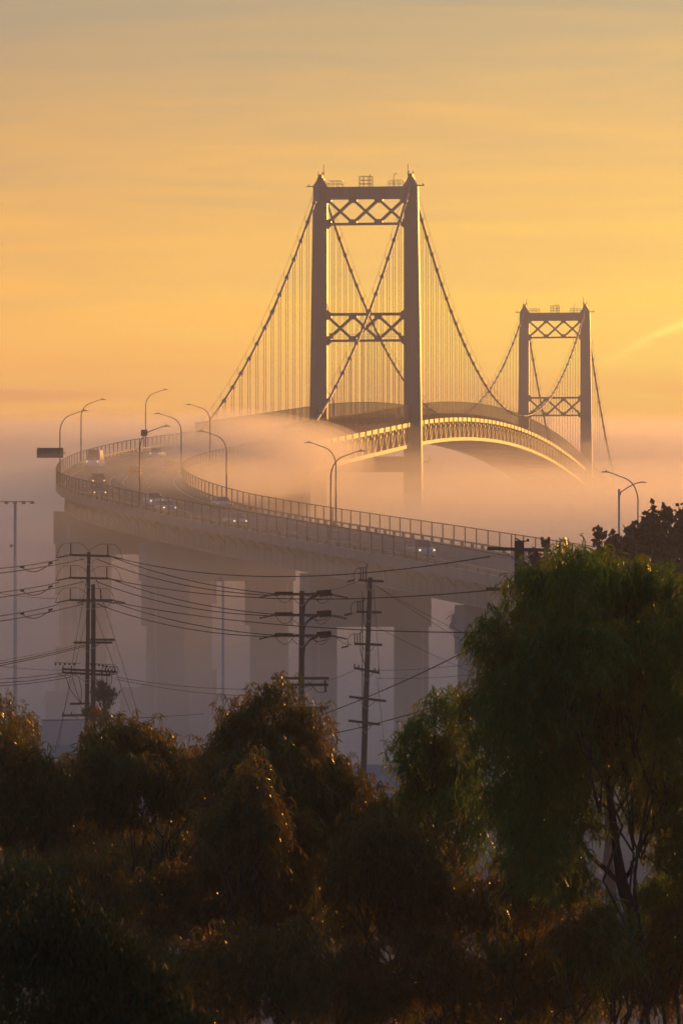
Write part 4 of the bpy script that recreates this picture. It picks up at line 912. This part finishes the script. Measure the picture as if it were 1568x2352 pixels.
# near blurred bush, lower left
bushy('shrub', 'shrub', (P(120,0,30).x, 30), [C(40,2130,30,150,130), C(190,2190,30,130,110), C(300,2280,30,110,90), C(90,2290,30,200,140), C(400,2370,30,90,60), C(230,2380,30,160,100)], 41, 'soft dark green feathery shrub in the near lower left corner', 2600, .07, M['leaf_bush'], .05, True)

# ------------------------------------------------------------------ haze and fog
def volmat(name, col, dens, aniso):
    m = bpy.data.materials.new(name); m.use_nodes = True; t = m.node_tree; t.nodes.clear()
    o = t.nodes.new('ShaderNodeOutputMaterial'); p_ = t.nodes.new('ShaderNodeVolumePrincipled'); p_.inputs['Color'].default_value = (*col, 1)
    p_.inputs['Density'].default_value = dens; p_.inputs['Anisotropy'].default_value = aniso; t.links.new(p_.outputs[0], o.inputs['Volume'])
    return m
hz = MB(); hz.box((0, 1540, 76.5), (1500, 3240, 163)); tag(hz.build('haze', volmat('haze_air', (.92, .9, .9), .00036, .35)), kind='stuff')
def fog_layer(name, x0, x1, y0, y1, zb, ztop, dens, nx, ny, col=(.93, .90, .90), an=.72):
    xs = np.linspace(x0, x1, nx); ys = np.linspace(y0, y1, ny); m = MB()
    m.v = [(x, y, ztop(x, y)) for y in ys for x in xs]; n = nx
    m.f = [(j*n+i, j*n+i+1, (j+1)*n+i+1, (j+1)*n+i) for j in range(ny-1) for i in range(nx-1)]
    k = len(m.v); per = [i for i in range(nx)]+[j*nx+nx-1 for j in range(1, ny)]+[(ny-1)*nx+i for i in range(nx-2, -1, -1)]+[j*nx for j in range(ny-2, 0, -1)]
    m.v += [(m.v[p_][0], m.v[p_][1], zb) for p_ in per]; L = len(per)
    m.f += [(per[(i+1) % L], per[i], k+i, k+(i+1) % L) for i in range(L)]; m.f.append(tuple(k+i for i in reversed(range(L))))
    o = m.build(name, volmat(name+'_air', col, dens, an), smooth=True); tag(o, kind='stuff'); return o
def nzs(x, y, sc1, seed): return noise.fractal(Vector((x/sc1, y/sc1, seed)), 1.0, 2.0, 3)
def sm(a, b_, x): t = max(0, min(1, (x-a)/(b_-a))); return t*t*(3-2*t)
# thin ground mist everywhere
for i, (zt, dn) in enumerate(((28, .0012), (35.5, .0011), (40, .0008), (44, .0007))):
    fog_layer('ground_mist', -700-i, 700+i, 215+i*9, 3050+i, -.9-.01*i, (lambda x, y, zt=zt, i=i: 14+(zt-14)*sm(205+i*9, 330+i*25, y)+3.0*nzs(x, y, 90, i*3.1)*sm(220, 330, y)), dn, 60, 140)
# the dense bank beyond the approach
for i, (zt, dn) in enumerate(((37, .006), (42, .006), (46, .006), (49.5, .005), (53, .003), (57, .0018))):
    def top(x, y, zt=zt, i=i):
        fr = sm(610-8*i+30*nzs(x, 0, 60, 5), 760, y)
        far = sm(1330, 1720, y)*(38-i*1.0+5*nzs(x, y*.4, 120, 40+i*.1))+max(0, y-1720)*.031
        return 20-.5*i+(zt-20+.5*i)*fr+far+(5.0*nzs(x, y, 62, 9+i*.22)+2.0*nzs(x, y, 20, i*.3))*fr
    fog_layer('fog_bank', -690-i, 690+i, 590-i*4, 2640+i, -.8-.01*i, top, dn, 90, 170)
# added fog bank, out of view at right, keeping low sun off near ground
for i, (zt, dn) in enumerate(((66, .003), (76, .003), (86, .003))):
    def rtop(x, y, zt=zt, i=i):
        f_ = sm(100, 135, x)*(1-sm(220, 290, x))*sm(520, 640, y)*(1-sm(860, 1040, y))
        return 10-.3*i+(zt-10)*f_+5*nzs(x, y, 60, 20+i*.4)*f_
    fog_layer('added_shade_fog', 95-i, 300+i, 450-i, 1045+i, -.7-.01*i, rtop, dn, 50, 90)
# patch drifting over the deck by the anchorage
def puff(c, rd, dn, seed, n=4):
    for k in range(n):
        f_ = 1-.62*k/n; m = MB(); nu, nv = 36, 18
        for j in range(nv+1):
            for i in range(nu):
                th, ph = 2*math.pi*i/nu, math.pi*j/nv; u_ = Vector((math.cos(th)*math.sin(ph), math.sin(th)*math.sin(ph), math.cos(ph)))
                q = 1+.20*noise.fractal(u_*1.3+Vector((seed, k*.12, 0)), 1, 2, 4); m.v.append((c[0]+rd[0]*f_*q*u_.x, c[1]+rd[1]*f_*q*u_.y, c[2]+rd[2]*f_*q*u_.z))
        m.f = [(j*nu+i, (j+1)*nu+i, (j+1)*nu+(i+1) % nu, j*nu+(i+1) % nu) for j in range(nv) for i in range(nu)]
        tag(m.build('fog_patch', volmat('fog_patch_air', (.94, .9, .88), dn, .76), smooth=True), kind='stuff')
puff(P(300, 1105, 640), (22, 80, 4.6), .0018, 7.7, 5)
puff(P(500, 1108, 605), (14, 50, 4.0), .0026, 9.2, 5)
puff(P(575, 1050, 712), (19, 62, 7.2), .0075, 1.3, 7)
puff(P(625, 1038, 795), (13, 50, 6.0), .0045, 4.3, 6)
print('LEAVES', sum(LEAVES), flush=True)
